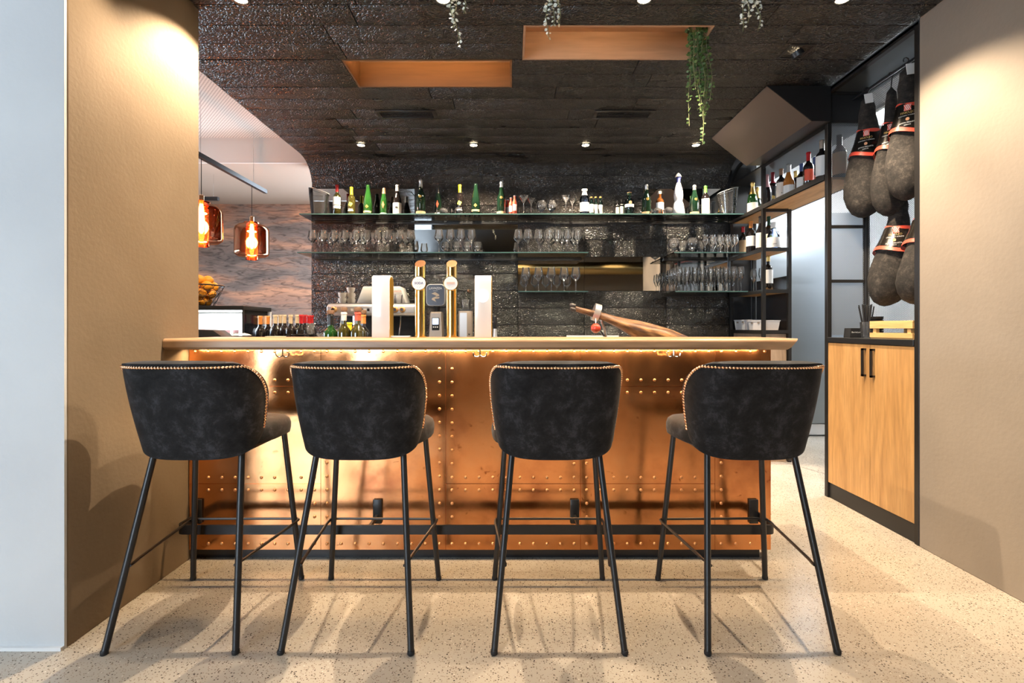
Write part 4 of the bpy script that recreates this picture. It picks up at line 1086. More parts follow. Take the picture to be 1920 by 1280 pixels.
def bottle(x, y, z, kind, h, r, glass, lab, foil=None, fu=.78, label=None, lu=(.18, .52), larc=150, face=0, cork=None, group=None, mark=None, words=None, gold=None, name='wine_bottle', cat='bottle'):
    t = thing(name, lab, cat, (x, y, z), face, group)
    body = [(r * a, h * u) for a, u in PROF[kind]]
    MB().lathe([(.0001, .004)] + body, 20).build('body', glass, t, smooth=50)
    if foil:
        ps = [(rad_at(kind, r, fu) + .0008, h * fu)] + [(r * a + .0009, h * u) for a, u in PROF[kind] if u > fu + .005]
        ps[-1] = (ps[-1][0], h * 1.002)
        MB().lathe(ps, 20).build('capsule', foil, t, smooth=50)
    def patch(u0, u1, arc, mat, ex=.0008, nm='label'):
        rows = []
        for k in range(5):
            u = u0 + (u1 - u0) * k / 4; rr = rad_at(kind, r, u) + ex
            rows.append([(rr * math.sin(a), -rr * math.cos(a), h * u) for a in [R(-arc / 2 + arc * j / 14) for j in range(15)]])
        return MB().grid(rows).build(nm, mat, t, smooth=60)
    lb = None
    if label: lb = patch(lu[0], lu[1], larc, label)
    if mark == 'two':
        patch(.27, .36, larc, m_whitelabel)
    if mark == 'diamond':
        decal(t, [(-.018, 0), (0, -.019), (.018, 0), (0, .019)], h * .32, rad_at(kind, r, .32) + .0015, m_goldfoil)
        patch(.14, .20, 120, m_kraft, .001, 'lower_label')
    if mark == 'neck_emblem':
        decal(t, [(-.016, 0), (-.010, -.012), (0, -.016), (.010, -.012), (.016, 0), (.008, .010), (-.008, .010)], h * .52, rad_at(kind, r, .50) + .002, m_goldfoil)
        MB().lathe([(r * 1.005 + .0012, h * .012), (r * 1.005 + .0012, h * .11)], 20, cap=False).build('base_label', m_kraft, t)
    if mark == 'red_diamond':
        decal(t, [(-.013, 0), (0, -.035), (.013, 0), (0, .035)], h * .42, rad_at(kind, r, .42) + .0015, m_redink)
        patch(.10, .15, 110, m_whitelabel, .001, 'lower_label')
    if mark == 'clover':
        for k in range(4):
            a = k * PI / 2 + .3
            cx, cz = .012 * math.cos(a), .012 * math.sin(a)
            decal(t, [(cx + .0105 * math.cos(q * PI / 5), cz + .0105 * math.sin(q * PI / 5)) for q in range(10)], h * .42, r + .0015, m_clover, 'leaf_print')
        patch(.20, .235, 90, m_whitelabel, .001, 'lower_label'); patch(.255, .275, 70, m_whitelabel, .001, 'lower_label')
    if mark == 'swirl':
        decal(t, [(.014 * math.cos(q * PI / 6), .011 * math.sin(q * PI / 6)) for q in range(12)], h * (lu[0] + lu[1]) / 2 + .008, r + .002, m_ink, 'print')
    if mark == 'dot':
        decal(t, [(.015 * math.cos(q * PI / 6), .015 * math.sin(q * PI / 6)) for q in range(12)], h * .53, r + .002, m_orangeink, 'print')
    if mark == 'picture':
        decal(t, [(-.015, -.035), (.015, -.035), (.015, -.005), (-.006, .004), (-.015, -.004)], h * .36, r + .002, m_goldfoil, 'print')
    if words:
        text(words, .0125, m_ink, t, (0, 0, h * (lu[0] * .68 + lu[1] * .32)), wrap=r + .0018, bold=.0002, italic=.2)
    if cork:
        MB().lathe([(r * .34, h * .985), (r * .34, h + .004), (r * .50, h + .004), (r * .52, h + .02), (r * .45, h + .026)], 14).build('stopper', cork, t)
    return t
def sb(px, d, *a, **k):   # bottle on the top glass shelf
    return bottle(X(px, d), d, SH1, *a, group='bottles on the long glass shelf', **k)
sb(632, 4.55, 'bordeaux', .315, .037, m_olive, 'olive wine bottle with red capsule and split white label on the long glass shelf', foil=m_red, label=m_whitelabel, lu=(.38, .62), mark='two')
sb(659, 4.55, 'bordeaux', .295, .036, m_olive, 'olive wine bottle with yellow capsule and clover print, left on the long shelf', foil=m_yellow, fu=.75, mark='clover')
sb(690, 4.55, 'flute', .315, .042, m_green, 'bright green bottle with gold diamond label and no capsule', mark='diamond')
sb(720, 4.55, 'flute', .285, .036, m_green, 'green bottle with brown capsule and red diamond print', foil=m_brown, fu=.80, mark='red_diamond')
sb(745, 4.50, 'burgundy', .300, .040, m_dark, 'dark wine bottle with white capsule and white label bearing a black swirl', foil=m_whitelabel, fu=.80, label=m_whitelabel, lu=(.06, .42), mark='swirl', larc=165)
sb(789, 4.46, 'sparkling', .335, .043, m_dkgreen, 'dark green sparkling wine bottle with silver top, left of the shelf centre', foil=m_silver, fu=.80, mark='neck_emblem')
sb(821, 4.55, 'flute', .300, .036, m_dkgreen, 'dark bottle with black capsule and red diamond print', foil=m_blackfoil, fu=.78, mark='red_diamond')
sb(862, 4.53, 'bordeaux', .310, .036, m_dark, 'dark wine bottle with yellow capsule and clover print near the shelf centre', foil=m_yellow, fu=.76, mark='clover')
sb(892, 4.50, 'flute', .310, .042, m_dkgreen, 'dark green bottle with gold diamond label near the shelf centre', mark='diamond')
sb(940, 4.46, 'sparkling', .315, .042, m_dkgreen, 'dark green sparkling wine bottle with silver top beside three red mixers', foil=m_silver, fu=.84, mark='neck_emblem')
for k, (px, d) in enumerate(((952, 4.52), (958, 4.48), (965, 4.44))):
    sb(px, d, 'small', .165 + .008 * k, .0215, m_redink, 'small red mixer bottle with pale cap, %s of three from the left' % ORD[k], foil=m_silver, fu=.93, label=m_whitelabel, lu=(.22, .55), larc=110, name='mixer_bottle')
sb(1096, 4.42, 'small', .235, .045, m_bluegl, 'clear blue-tinted bottle with white cap and white label', foil=m_whitelabel, fu=.76, label=m_whitelabel, lu=(.10, .46), larc=200, name='spirit_bottle')
for k, (px, d) in enumerate(((1109, 4.42), (1117, 4.46), (1126, 4.50))):
    sb(px, d, 'small', .165 + .012 * k, .0215, m_aqua, 'small clear mixer bottle with yellow-white label, %s of three from the left' % ORD[k], foil=m_goldfoil, fu=.935, label=m_label, lu=(.10, .58), larc=170, name='mixer_bottle')
for k, px in enumerate((1158, 1166)):
    sb(px, 4.5, 'small', .150 + .012 * k, .017, m_dark, 'slim dark miniature bottle with pale label, %s' % ['the shorter one', 'the taller one'][k], foil=m_blackfoil, fu=.86, label=m_label, lu=(.05, .72), larc=150, name='miniature_bottle')
sb(1180, 4.45, 'squat', .215, .041, m_aqua, 'aqua glass gin bottle with orange dot and white label', foil=m_kraft, fu=.88, label=m_whitelabel, lu=(.34, .47), larc=170, mark='dot', name='gin_bottle')
sb(1212, 4.46, 'sparkling', .290, .042, m_dkgreen, 'dark green sparkling wine bottle with silver top beside the gin bottle', foil=m_silver, fu=.84, mark='neck_emblem')
sb(1237, 4.54, 'bordeaux', .250, .038, m_amber, 'dark amber spirit bottle with white label and pale stopper', foil=m_label, fu=.90, label=m_whitelabel, lu=(.28, .56), name='spirit_bottle')
sb(1302, 4.46, 'sparkling', .285, .042, m_dkgreen, 'green sparkling wine bottle with silver top between decanter and green-capped bottle', foil=m_silver, fu=.84, mark='neck_emblem')
sb(1323, 4.53, 'bordeaux', .300, .038, m_dark, 'dark wine bottle with green capsule and large cream label', foil=m_greenfoil, fu=.78, label=m_label, lu=(.10, .58), larc=170)
# ceramic decanter
t = thing('ceramic_decanter', 'tall white ceramic decanter with blue painting and silver stopper', 'decanter', (X(1272, 4.43), 4.43, SH1), 0, 'bottles on the long glass shelf')
MB().lathe([(.056, 0), (.059, .01), (.052, .06), (.042, .108), (.034, .128), (.038, .145), (.042, .175), (.038, .225), (.026, .27), (.0155, .30), (.015, .325), (.024, .345)], 24).build('body', m_ceramic, t, smooth=60)
MB().lathe([(.0165, .298), (.0160, .325), (.0255, .347), (.0245, .350)], 20, cap=False).build('blue_collar', m_navy, t)
MB().lathe([(.026, .348), (.031, .352), (.024, .368), (.012, .385), (.0001, .392)], 20).build('stopper', m_silver, t)
rnd = random.Random(4)
for (r0, zc, n) in ((.0455, .085, 9), (.0425, .175, 11), (.036, .23, 7), (.055, .04, 8)):
    for q in range(n):
        a = (q - n / 2) * .30; zc2 = zc + rnd.uniform(-.015, .015)
        rr = r0 + .0035
        s = rnd.uniform(.002, .0035)
        MB().add([(rr * math.sin(a + i), -rr * math.cos(a + i), zc2 + j) for i, j in ((-s / rr, 0), (0, -s * 1.6), (s / rr, 0), (0, s * 1.6))], [(0, 1, 2, 3)]).build('painted_mark', m_navy, t)
# ice buckets with slanting rims
def bucket(px, d, lab, flip, words):
    t = thing('ice_bucket', lab, 'ice bucket', (X(px, d), d, SH1), 0, 'clear ice buckets')
    rows = []
    for k, (r, z) in enumerate(((.0001, .004), (.062, .004), (.066, .0), (.069, .012), (.080, .10), (.092, .205), (.095, .232), (.093, .232), (.090, .205), (.078, .10), (.064, .016), (.0001, .014))):
        ring = []
        for j in range(32):
            a = 2 * PI * j / 32
            zz = z + (.028 * flip * math.cos(a) * max(0, (z - .1) / .132))
            ring.append((r * math.cos(a), r * .8 * math.sin(a), zz))
        rows.append(ring)
    MB().grid(rows, closed=True).build('bucket_wall', m_bucket, t, smooth=60)
    ring = [((.094) * math.cos(2 * PI * j / 32), .094 * .8 * math.sin(2 * PI * j / 32), .233 + .028 * flip * math.cos(2 * PI * j / 32)) for j in range(32)]
    MB().tube(ring, .0022, 6, closed=True).build('rim', m_glassclear, t)
    if words: text(words, .026, m_ink, t, (.02, 0, .165), wrap=.0905, italic=.35)
    return t
m_glassclear = M_('bright_glass_rim', (.75, .78, .78), .08, 0, .8)
bucket(X(598, 4.5) * F / 4.5 + 960, 4.46, 'clear ice bucket with black script at the left end of the shelf', -1, 'Freixenet')
bucket(1364, 4.46, 'clear ice bucket with slanted rim at the right end of the shelf', 1, None)

# ------------------------------------------------------------------ glassware
GP = {
 'wine': ('wine_glass', [(.0001, .002), (.033, 0), (.034, .002), (.012, .006), (.0045, .014), (.0040, .055), (.0042, .088), (.010, .098), (.030, .118), (.044, .140), (.043, .150), (.036, .190), (.031, .222)]),
 'tulip': ('tulip_glass', [(.0001, .002), (.028, 0), (.029, .002), (.008, .006), (.004, .012), (.0038, .065), (.008, .075), (.026, .098), (.032, .118), (.028, .140), (.024, .155), (.027, .172)]),
 'flute': ('champagne_flute', [(.0001, .002), (.030, 0), (.031, .002), (.009, .006), (.0042, .012), (.004, .095), (.007, .105), (.018, .130), (.029, .160), (.030, .180), (.026, .215), (.023, .235)]),
 'balloon': ('balloon_glass', [(.0001, .002), (.036, 0), (.037, .002), (.012, .006), (.006, .012), (.006, .026), (.020, .034), (.048, .055), (.060, .082), (.056, .108), (.044, .135), (.037, .15)]),
 'snifter': ('brandy_snifter', [(.0001, .002), (.031, 0), (.032, .002), (.010, .006), (.006, .012), (.006, .028), (.020, .036), (.040, .056), (.046, .080), (.041, .105), (.032, .128)]),
 'coupe': ('coupe_glass', [(.0001, .002), (.034, 0), (.035, .002), (.010, .006), (.0042, .012), (.0040, .105), (.008, .112), (.022, .128), (.040, .158), (.047, .178)]),
 'tumbler': ('tumbler', [(.0001, .003), (.026, 0), (.030, .004), (.033, .05), (.036, .085)]),
}
gm = {}
def glass(kind, x, y, z, lab, group, scale=1.0, rot=None):
    nm, pf = GP[kind]
    if kind not in gm: gm[kind] = MB().lathe(pf, 20, cap=False).mesh(nm, m_glass, smooth=60)
    o = bpy.data.objects.new(nm, gm[kind]); C.objects.link(o); o.location = (x, y, z); o.scale = (scale,) * 3
    if rot: o.rotation_euler = rot
    return tag(o, lab, 'glass', group)
g1 = 'wine glasses on the long row'
for k in range(10):
    glass('wine', X(585 + 20.6 * k, 4.37), 4.375, SH2, 'clear wine glass at the front of the left shelf row, %s from the left' % ORD[k], g1, .93)
for k in range(9):
    glass('wine', X(600 + 20.2 * k, 4.5), 4.50, SH2, 'clear wine glass in the back row of the left shelf, %s from the left' % ORD[k], g1, .93)
for k, px in enumerate((823, 844, 864, 884)):
    glass('wine', X(px, 4.37), 4.375, SH2, 'clear wine glass before the dark mirror, %s from the left' % ORD[k], 'wine glasses before the dark mirror', .97)
for k, px in enumerate((836, 856, 876, 896)):
    glass('snifter', X(px, 4.50), 4.50, SH2, 'brandy snifter behind the wine glasses at the dark mirror, %s from the left' % ORD[k], 'snifters at the dark mirror', .95)
for k, px in enumerate((972, 990, 1010, 1029, 1046, 1064, 1083)):
    glass('wine', X(px, 4.37), 4.375, SH2, 'tall wine glass above the short shelf, %s from the left' % ORD[k], 'tall wine glasses above the short shelf', .96)
for k, px in enumerate((1013, 1034, 1055, 1076)):
    glass('wine', X(px, 4.52), 4.52, SH2, 'tall wine glass in the back row above the short shelf, %s from the left' % ORD[k], 'tall wine glasses above the short shelf', .98)
for k, px in enumerate((986, 1010, 1034, 1058, 1080)):
    glass('wine', X(px, 4.35), 4.36, SH3, 'wine glass on the short low shelf, %s from the left' % ORD[k], 'wine glasses on the short low shelf', 1.0)
for k, (px, d) in enumerate(((1263, 4.42), (1280, 4.55), (1298, 4.40), (1312, 4.56))):
    glass('balloon', X(px, d), d, SH2, 'wide balloon glass on the right shelf, %s from the left' % ORD[k], 'balloon glasses', .92)
n = 0
for (d, pxs) in ((4.40, (1322, 1336, 1350, 1364, 1378)), (4.50, (1333, 1346, 1359, 1372)), (4.60, (1338, 1351, 1363))):
    for k, px in enumerate(pxs):
        glass('tulip', X(px, d), d, SH2, 'small tulip glass on the right shelf, %s row, %s from the left' % ({4.40: 'front', 4.50: 'middle', 4.60: 'back'}[d], ORD[k]), 'tulip glasses', .98)
for (d, nm, a, b, nn) in ((4.36, 'front', 1274, 1390, 9), (4.45, 'second', 1267, 1383, 9), (4.55, 'third', 1260, 1374, 9), (4.64, 'back', 1256, 1366, 8)):
    for k in range(nn):
        px = a + (b - a) * k / (nn - 1) + random.uniform(-1, 1)
        glass('flute', X(px, d), d, SH3, 'champagne flute on the low right shelf, %s row, %s from the left' % (nm, ORD[k]), 'champagne flutes', .97)
for k, px in enumerate((1396, 1408, 1418)):
    glass('flute', X(px, 4.45), 4.45 - .05 * k, 1.452 + .014, 'champagne flute on the oak board beside the glass shelf, %s from the left' % ORD[k], 'champagne flutes', .97) if X(px, 4.45 - .05 * k) > RX + .04 else None
# top shelf glassware
for k, (px, d) in enumerate(((982, 4.40), (996, 4.50))):
    glass('coupe', X(px, d), d, SH1, 'coupe glass beside the red mixers, %s' % ['the nearer one', 'the farther one'][k], 'coupe glasses', .95)
for k, px in enumerate((1015, 1034)):
    glass('snifter', X(px, 4.42), 4.42, SH1, 'brandy snifter on the long shelf, %s of the pair' % ['left', 'right'][k], 'snifters on the long shelf', 1.0)
for k, (px, d) in enumerate(((1061, 4.40), (1073, 4.52))):
    glass('coupe', X(px, d), d, SH1, 'coupe glass beside the white-capped bottle, %s' % ['the nearer one', 'the farther one'][k], 'coupe glasses', .95)
for k, (px, d) in enumerate(((829, 4.42), (857, 4.43), (1233, 4.41), (1250, 4.42))):
    glass('snifter', X(px, d) - .05, d, SH1 + .0355, 'crystal glass lying on its side on the long shelf, %s from the left' % ORD[k], 'glasses lying on the long shelf', .77, (0, R(90), R(25 - 30 * (k % 2))))

# ------------------------------------------------------------------ bottles on the right-hand shelves
UB = UZ + .016
def ub(px, *a, x=2.26, **k):
    d = x * F / (px - 960); k.setdefault('face', R(-22))
    return bottle(x, d, UB, *a, group='bottles on the upper steel shelf', **k)
ub(1411, 'sparkling', .30, .044, m_green, 'green champagne bottle with gold foil and red neck band, nearest the back wall', foil=m_goldfoil, fu=.62, label=m_label, lu=(.05, .36), larc=180, x=2.205)
ub(1420, 'sparkling', .29, .040, m_dkgreen, 'champagne bottle with gold foil behind the steel post', foil=m_goldfoil, fu=.62, label=m_label, lu=(.05, .36), x=2.31)
ub(1438, 'burgundy', .285, .037, m_dark, 'dark bottle with pink foil neck beside the steel post', foil=m_pinkfoil, fu=.60, x=2.195)
ub(1449, 'bordeaux', .33, .036, m_dark, 'dark bottle with wine-red capsule and picture label', foil=m_wine, fu=.70, label=m_blackfoil, lu=(.15, .60), mark='picture', x=2.29)
ub(1465, 'bordeaux', .30, .039, m_dark, 'dark bottle with brown capsule and cream label with black script', foil=m_brown, fu=.82, label=m_label, lu=(.16, .60), words='Arz')
ub(1479, 'burgundy', .30, .042, m_rose, 'rose wine bottle with silver capsule and white label', foil=m_silver, fu=.78, label=m_whitelabel, lu=(.10, .42), words='Sueles')
ub(1492, 'bordeaux', .27, .036, m_dark, 'dark bottle with gold capsule standing behind the rose wine', foil=m_goldfoil, fu=.80, x=2.36)
ub(1503, 'bordeaux', .285, .037, m_dark, 'dark bottle with blue capsule and white label with black script', foil=m_bluefoil, fu=.78, label=m_whitelabel, lu=(.10, .60), words='Alba', x=2.33)
ub(1516, 'bordeaux', .31, .037, m_dark, 'dark bottle with bright red capsule and red label', foil=m_red, fu=.78, label=m_redink, lu=(.28, .56), larc=110, x=2.27)
ub(1528, 'bordeaux', .30, .037, m_dark, 'dark bottle with white and blue patterned capsule', foil=m_bluefoil, fu=.80, label=m_redink, lu=(.3, .5), x=2.37)
ub(1541, 'bordeaux', .31, .040, m_dark, 'dark bottle with grey capsule and plain white label next to the rack', foil=m_taupe, fu=.80, label=m_whitelabel, lu=(.16, .62), larc=170, x=2.22)
ub(1574, 'bordeaux', .32, .043, m_dark, 'large dark bottle with kraft label seen through the mesh end of the rack', foil=m_blackfoil, fu=.78, label=m_kraft, lu=(.12, .60), larc=170, x=2.30)
b_ = 1.81 + .014
def lb_(px, d, x, zz, *a, **k):
    k.setdefault('face', R(-20))
    return bottle(x, d, zz, *a, group='bottles on the lower steel shelves', **k)
lb_(0, 4.57, 2.215, b_, 'bordeaux', .29, .037, m_dark, 'dark wine bottle with red capsule and kraft label nearest the back wall', foil=m_red, fu=.82, label=m_kraft, lu=(.05, .55))
lb_(0, 4.42, 2.215, b_, 'bordeaux', .31, .042, m_dark, 'dark wine bottle with orange capsule and white label on the steel shelf', foil=m_orangefoil, fu=.80, label=m_whitelabel, lu=(.25, .55), larc=175)
lb_(0, 4.36, 2.305, b_, 'bordeaux', .30, .037, m_dark, 'dark wine bottle with orange-red capsule behind the white-labelled one', foil=m_orangefoil, fu=.80)
lb_(0, 4.22, 2.20, b_, 'burgundy', .31, .040, m_dark, 'dark wine bottle with cream label directly behind the steel post', foil=m_blackfoil, fu=.80, label=m_label, lu=(.10, .52))
lb_(0, 4.27, 2.30, b_, 'bordeaux', .32, .036, m_dark, 'dark wine bottle with dark green capsule and pale picture label', foil=m_dkgreenfoil, fu=.74, label=m_label, lu=(.2, .5), mark='clover')
lb_(0, 4.165, 2.285, b_, 'cone', .245, .058, m_bluegl, 'conical clear spirit bottle with white cap and lettered white label', foil=m_whitelabel, fu=.79, label=m_whitelabel, lu=(.08, .45), larc=175, words='OAKI', name='spirit_bottle')
lb_(0, 4.16, 2.235, 1.452 + .014, 'bordeaux', .31, .037, m_dark, 'dark wine bottle with gold capsule standing alone on the lower oak board', foil=m_goldfoil, fu=.84, label=m_whitelabel, lu=(.22, .60), larc=175)
# white plastic bins at the bottom
def bin_(x, y, w, l, h, lab):
    t = thing('storage_bin', lab, 'storage bin', (x, y, 1.105 + .014), 0, 'white plastic bins')
    rows = []
    for (k, z) in ((.86, .0), (.88, .004), (1.0, h), (1.03, h), (1.03, h - .008), (.985, h - .008), (.85, .006)):
        rows.append([(sx * w / 2 * k, sy * l / 2 * k, z) for sx, sy in ((-1, -1), (1, -1), (1, 1), (-1, 1))])
    m = MB().grid(rows, closed=True); m.f += [(3, 2, 1, 0), tuple(24 + q for q in range(4))]
    m.build('tub', m_bin, t, smooth=0)
    for s in (-1, 1):
        MB().box(-w / 2 * .99 - .002, -w / 2 * .95 - .001, s * l * .22 - .018, s * l * .22 + .018, h * .70, h * .84).build('handle_slot', m_taupe, t, smooth=0)
    return t
bin_(2.242, 4.53, .15, .24, .105, 'white plastic storage bin nearest the back wall')
bin_(2.242, 4.25, .15, .26, .095, 'white plastic storage bin behind the steel post')

# ------------------------------------------------------------------ on the bar top: dispensing towers
BT = 1.10
def tower(px0, px1, d, ytop, lab, disc):
    x0, x1 = X(px0, d), X(px1, d); W = x1 - x0; D = .085; H = Z(ytop, d) - BT
    t = thing('drink_tower', lab, 'drink tower', ((x0 + x1) / 2, d + D / 2, BT), 0, 'white drink towers')
    r = .030
    prof = [(-D / 2, 0), (-D / 2, H - r)] + [(-D / 2 + r - r * math.cos(a), H - r + r * math.sin(a)) for a in (.3, .7, 1.1, 1.57)] + [(D / 2 - r + r * math.sin(a), H - r + r * math.cos(a)) for a in (0.01, .5, .9, 1.3, 1.57)] + [(D / 2, 0)]
    MB().prism(prof, 'x', -W / 2, W / 2).build('shell', m_enamel, t, smooth=40, bevel=.002)
    inner = [(p[0] * .86, p[1] * .97 + .002) for p in prof]
    for s in (-1, 1):
        MB().prism(inner, 'x', s * W / 2 - .001, s * W / 2 + .0015).build('side_panel', m_gold, t, smooth=40)
    if disc:
        MB().lathe([(.030, 0), (.030, .005), (.026, .007)], 28).xf(Matrix.Translation((0, -D / 2, H * .66)) @ Matrix.Rotation(PI / 2, 4, 'X')).build('medallion', m_medal, t)
    MB().lathe([(.0085, 0), (.0085, .03), (.012, .03), (.012, .045)], 12).xf(Matrix.Translation((0, D / 2, H * .72)) @ Matrix.Rotation(-PI / 2, 4, 'X')).build('faucet', m_brass, t)
    return t
tower(697, 730, 2.40, 515, 'white enamel drink tower with gold side beside the open wine bottles', False)
tower(890, 921, 2.40, 515, 'white enamel drink tower with a round lit disc, right of the brass taps', True)
def tap(px, d, lab, ink, words):
    x = X(px, d); r = .0275; H = Z(494, d) - BT
    t = thing('beer_tap_column', lab, 'beer tap', (x, d, BT), 0, 'brass tap columns')
    n = 32; vs = []; fs = []
    for k, z in enumerate((0, .004, H * .5, H)):
        for j in range(n):
            a = 2 * PI * j / n
            zz = z + (.022 * math.sin(a) if k == 3 else 0)
            vs.append((r * math.cos(a), r * math.sin(a), zz))
    for k in range(3):
        for j in range(n): fs.append((k * n + j, k * n + (j + 1) % n, (k + 1) * n + (j + 1) % n, (k + 1) * n + j))
    fs.append(tuple(range(n))[::-1])
    MB().add(vs, fs).build('column', m_brass, t, smooth=50)
    MB().add([v for v in vs[3 * n:]], [tuple(range(n))]).build('slanted_cap', m_nail, t, smooth=0)
    MB().lathe([(.034, 0), (.034, .006)], 24, (0, 0, 0)).build('base_flange', m_brass, t)
    zc = Z(532, d) - BT
    md = MB().lathe([(.0385, 0), (.0385, .008), (.035, .010)], 36).xf(Matrix.Translation((0, -r, zc)) @ Matrix.Rotation(PI / 2, 4, 'X')).build('medallion', m_brass, t)
    MB().lathe([(.0345, .0), (.0345, .0108)], 36).xf(Matrix.Translation((0, -r, zc)) @ Matrix.Rotation(PI / 2, 4, 'X')).build('face', m_ceramic, md)
    if words: text(words, .0165, ink, md, (0, -r - .0112, zc), bold=.0004)
    else:
        for z2, w2 in ((.004, .021), (-.003, .021)):
            MB().box(-w2, w2, -r - .0116, -r - .0109, zc + z2 - .0015, zc + z2 + .0015).build('print_line', ink, md, smooth=0)
    for (a, b) in ((-.006, .019), (.005, .020), (-.007, -.020), (.004, -.021), (.010, -.017)):
        MB().lathe([(.0013, 0), (.0013, .0006)], 8).xf(Matrix.Translation((a, -r - .0108, zc + b)) @ Matrix.Rotation(PI / 2, 4, 'X')).build('print_dot', ink, md)
    MB().lathe([(.007, 0), (.007, .03), (.010, .03), (.010, .05)], 12).xf(Matrix.Translation((0, r - .002, zc)) @ Matrix.Rotation(-PI / 2, 4, 'X')).build('spout', m_chrome, t)
tap(788, 2.48, 'brass tap column with a white disc lettered in blue', m_navy, 'SODA')
tap(847, 2.48, 'brass tap column with a white disc printed in pale orange', m_orangeink, None)
t = thing('bar_mat', 'small pale drip tray beside the white drink tower', 'tray', (X(748, 2.44), 2.45, BT))
MB().box(-.055, .055, -.03, .03, 0, .008).build('pan', m_ceramic, t, bevel=.002)

# open bottles on the working counter
def ob(px, d, top, kind, r, gl, lab, **k):
    h = Z(top, d) - WZ - .02
    return bottle(X(px, d), d, WZ, kind, h, r, gl, lab, group='open wine bottles behind the bar', **k)
ob(620, 2.74, 583, 'bordeaux', .040, m_green, 'open green wine bottle with dark neck and cork stopper', foil=m_blackfoil, fu=.80, cork=m_cork)
ob(645, 2.72, 578, 'bordeaux', .038, m_olive, 'open olive wine bottle with cream neck label and cork stopper', foil=m_label, fu=.84, cork=m_cork)
ob(671, 2.70, 578, 'bordeaux', .041, m_olive, 'open wine bottle with red neck label and cork stopper', foil=m_redink, fu=.84, cork=m_cork)
ob(681, 2.80, 583, 'bordeaux', .038, m_dark, 'open dark wine bottle with orange neck label behind the red one', foil=m_orangefoil, fu=.82, cork=m_cork)
ob(655, 2.92, 598, 'bordeaux', .038, m_dark, 'dark wine bottle with yellow neck label behind the open bottles', foil=m_yellow, fu=.80)

# ------------------------------------------------------------------ coffee machine and grinders on the back counter
cm = thing('espresso_machine', 'chrome and white espresso machine on the back counter', 'coffee machine', (X(706, 4.3), 4.36, WZ))
MB().box(-.37, .37, -.20, .22, .04, .10).build('base', m_alu, cm, bevel=.008)
MB().box(-.34, .34, .06, .20, .10, .33).build('back_body', m_blackmat, cm, bevel=.005)
MB().prism([(-.22, .325), (-.24, .345), (-.24, .405), (-.21, .425), (.22, .425), (.22, .325)], 'x', -.38, .38).build('control_panel', m_alu, cm, bevel=.006)
MB().prism([(-.215, .426), (-.15, .60), (.20, .60), (.255, .426)], 'y', .02, .21).build('upper_hood', m_enamel, cm, bevel=.012)
MB().box(-.37, .37, -.19, .20, .425, .435).build('cup_tray', m_chrome, cm, bevel=.003)
for k, x in enumerate((-.315, .215, .275)):
    kn = MB().lathe([(.026, 0), (.026, .02), (.018, .034), (.0001, .036)], 18).xf(Matrix.Translation((x, -.235, .375)) @ Matrix.Rotation(PI / 2, 4, 'X')).build('steam_knob', m_oak, cm)
    MB().lathe([(.012, .035), (.012, .042)], 12).xf(Matrix.Translation((x, -.235, .375)) @ Matrix.Rotation(PI / 2, 4, 'X')).build('knob_cap', m_black, kn)
for k in range(6):
    MB().box(-.17 + k * .028, -.150 + k * .028, -.243, -.238, .362, .385).build('button', m_blackmat if k % 2 else m_whitelabel, cm, smooth=0)
for x in (-.16, .10):
    g = MB().lathe([(.042, .245), (.042, .325), (.034, .325)], 20, (x, -.10, 0)).build('brew_group', m_chrome, cm)
    MB().lathe([(.038, .225), (.038, .245)], 20, (x, -.10, 0)).build('portafilter', m_black, g)
    MB().tube([(x, -.13, .235), (x + .01, -.22, .225), (x + .02, -.27, .215)], .012, 10).build('portafilter_handle', m_oak, g)
for x in (-.27, .25):
    MB().tube([(x, -.19, .33), (x, -.205, .26), (x - .015, -.20, .15)], .005, 8).build('steam_wand', m_chrome, cm)
MB().box(-.30, .30, -.20, .04, .10, .108).build('drip_grid', m_chrome, cm, smooth=0)
text('LAVAZZA', .022, m_redink, cm, (.16, .018, .555), bold=.0003)
for fx in (-.32, .32):
    for fy in (-.15, .17):
        MB().lathe([(.022, 0), (.018, .04)], 12, (fx, fy, 0)).build('foot', m_black, cm)
for k, (dx, dy, n_) in enumerate(((-.30, -.08, 2), (-.235, -.05, 3), (-.28, .10, 2), (.09, -.1, 1), (.15, -.1, 1), (.21, -.1, 1))):
    for j in range(n_):
        if k < 3:
            m = MB().lathe([(.022, 0), (.034, .022), (.038, .048), (.034, .048), (.030, .022), (.0001, .006)], 16, cap=False)
            single(m, 'coffee_cup', m_cup_top, 'white coffee cup on the espresso machine, stack %s, %s from the bottom' % (ORD[k], ORD[j]), 'cup', (cm.location.x + dx, cm.location.y + dy, WZ + .435 + j * .0485), 'cups on the espresso machine')
        else:
            glass('tumbler', cm.location.x + dx, cm.location.y + dy, WZ + .435, 'clear tumbler on the espresso machine, %s from the left' % ORD[k - 3], 'tumblers on the espresso machine', 1.0)
gr = thing('coffee_grinder', 'coffee grinder with dark lettered bean hopper between the brass taps', 'coffee grinder', (X(817, 4.2), 4.26, WZ))
def rrect(w, h, r, n=5):
    pts = []
    for cx, cz, a0 in ((w - r, h - r, 0), (-w + r, h - r, PI / 2), (-w + r, -h + r, PI), (w - r, -h + r, 1.5 * PI)):
        pts += [(cx + r * math.cos(a0 + PI / 2 * k / n), cz + r * math.sin(a0 + PI / 2 * k / n)) for k in range(n + 1)]
    return pts
zc = Z(553, 4.2) - WZ
hp = MB().prism([(p[0], p[1] + zc) for p in rrect(.083, .096, .035)], 'y', -.07, .07).build('bean_hopper', m_alu, gr, smooth=40, bevel=.004)
MB().prism([(p[0], p[1] + zc) for p in rrect(.076, .089, .030)], 'y', -.0745, -.07).build('hopper_front', m_hopper, hp, smooth=40)
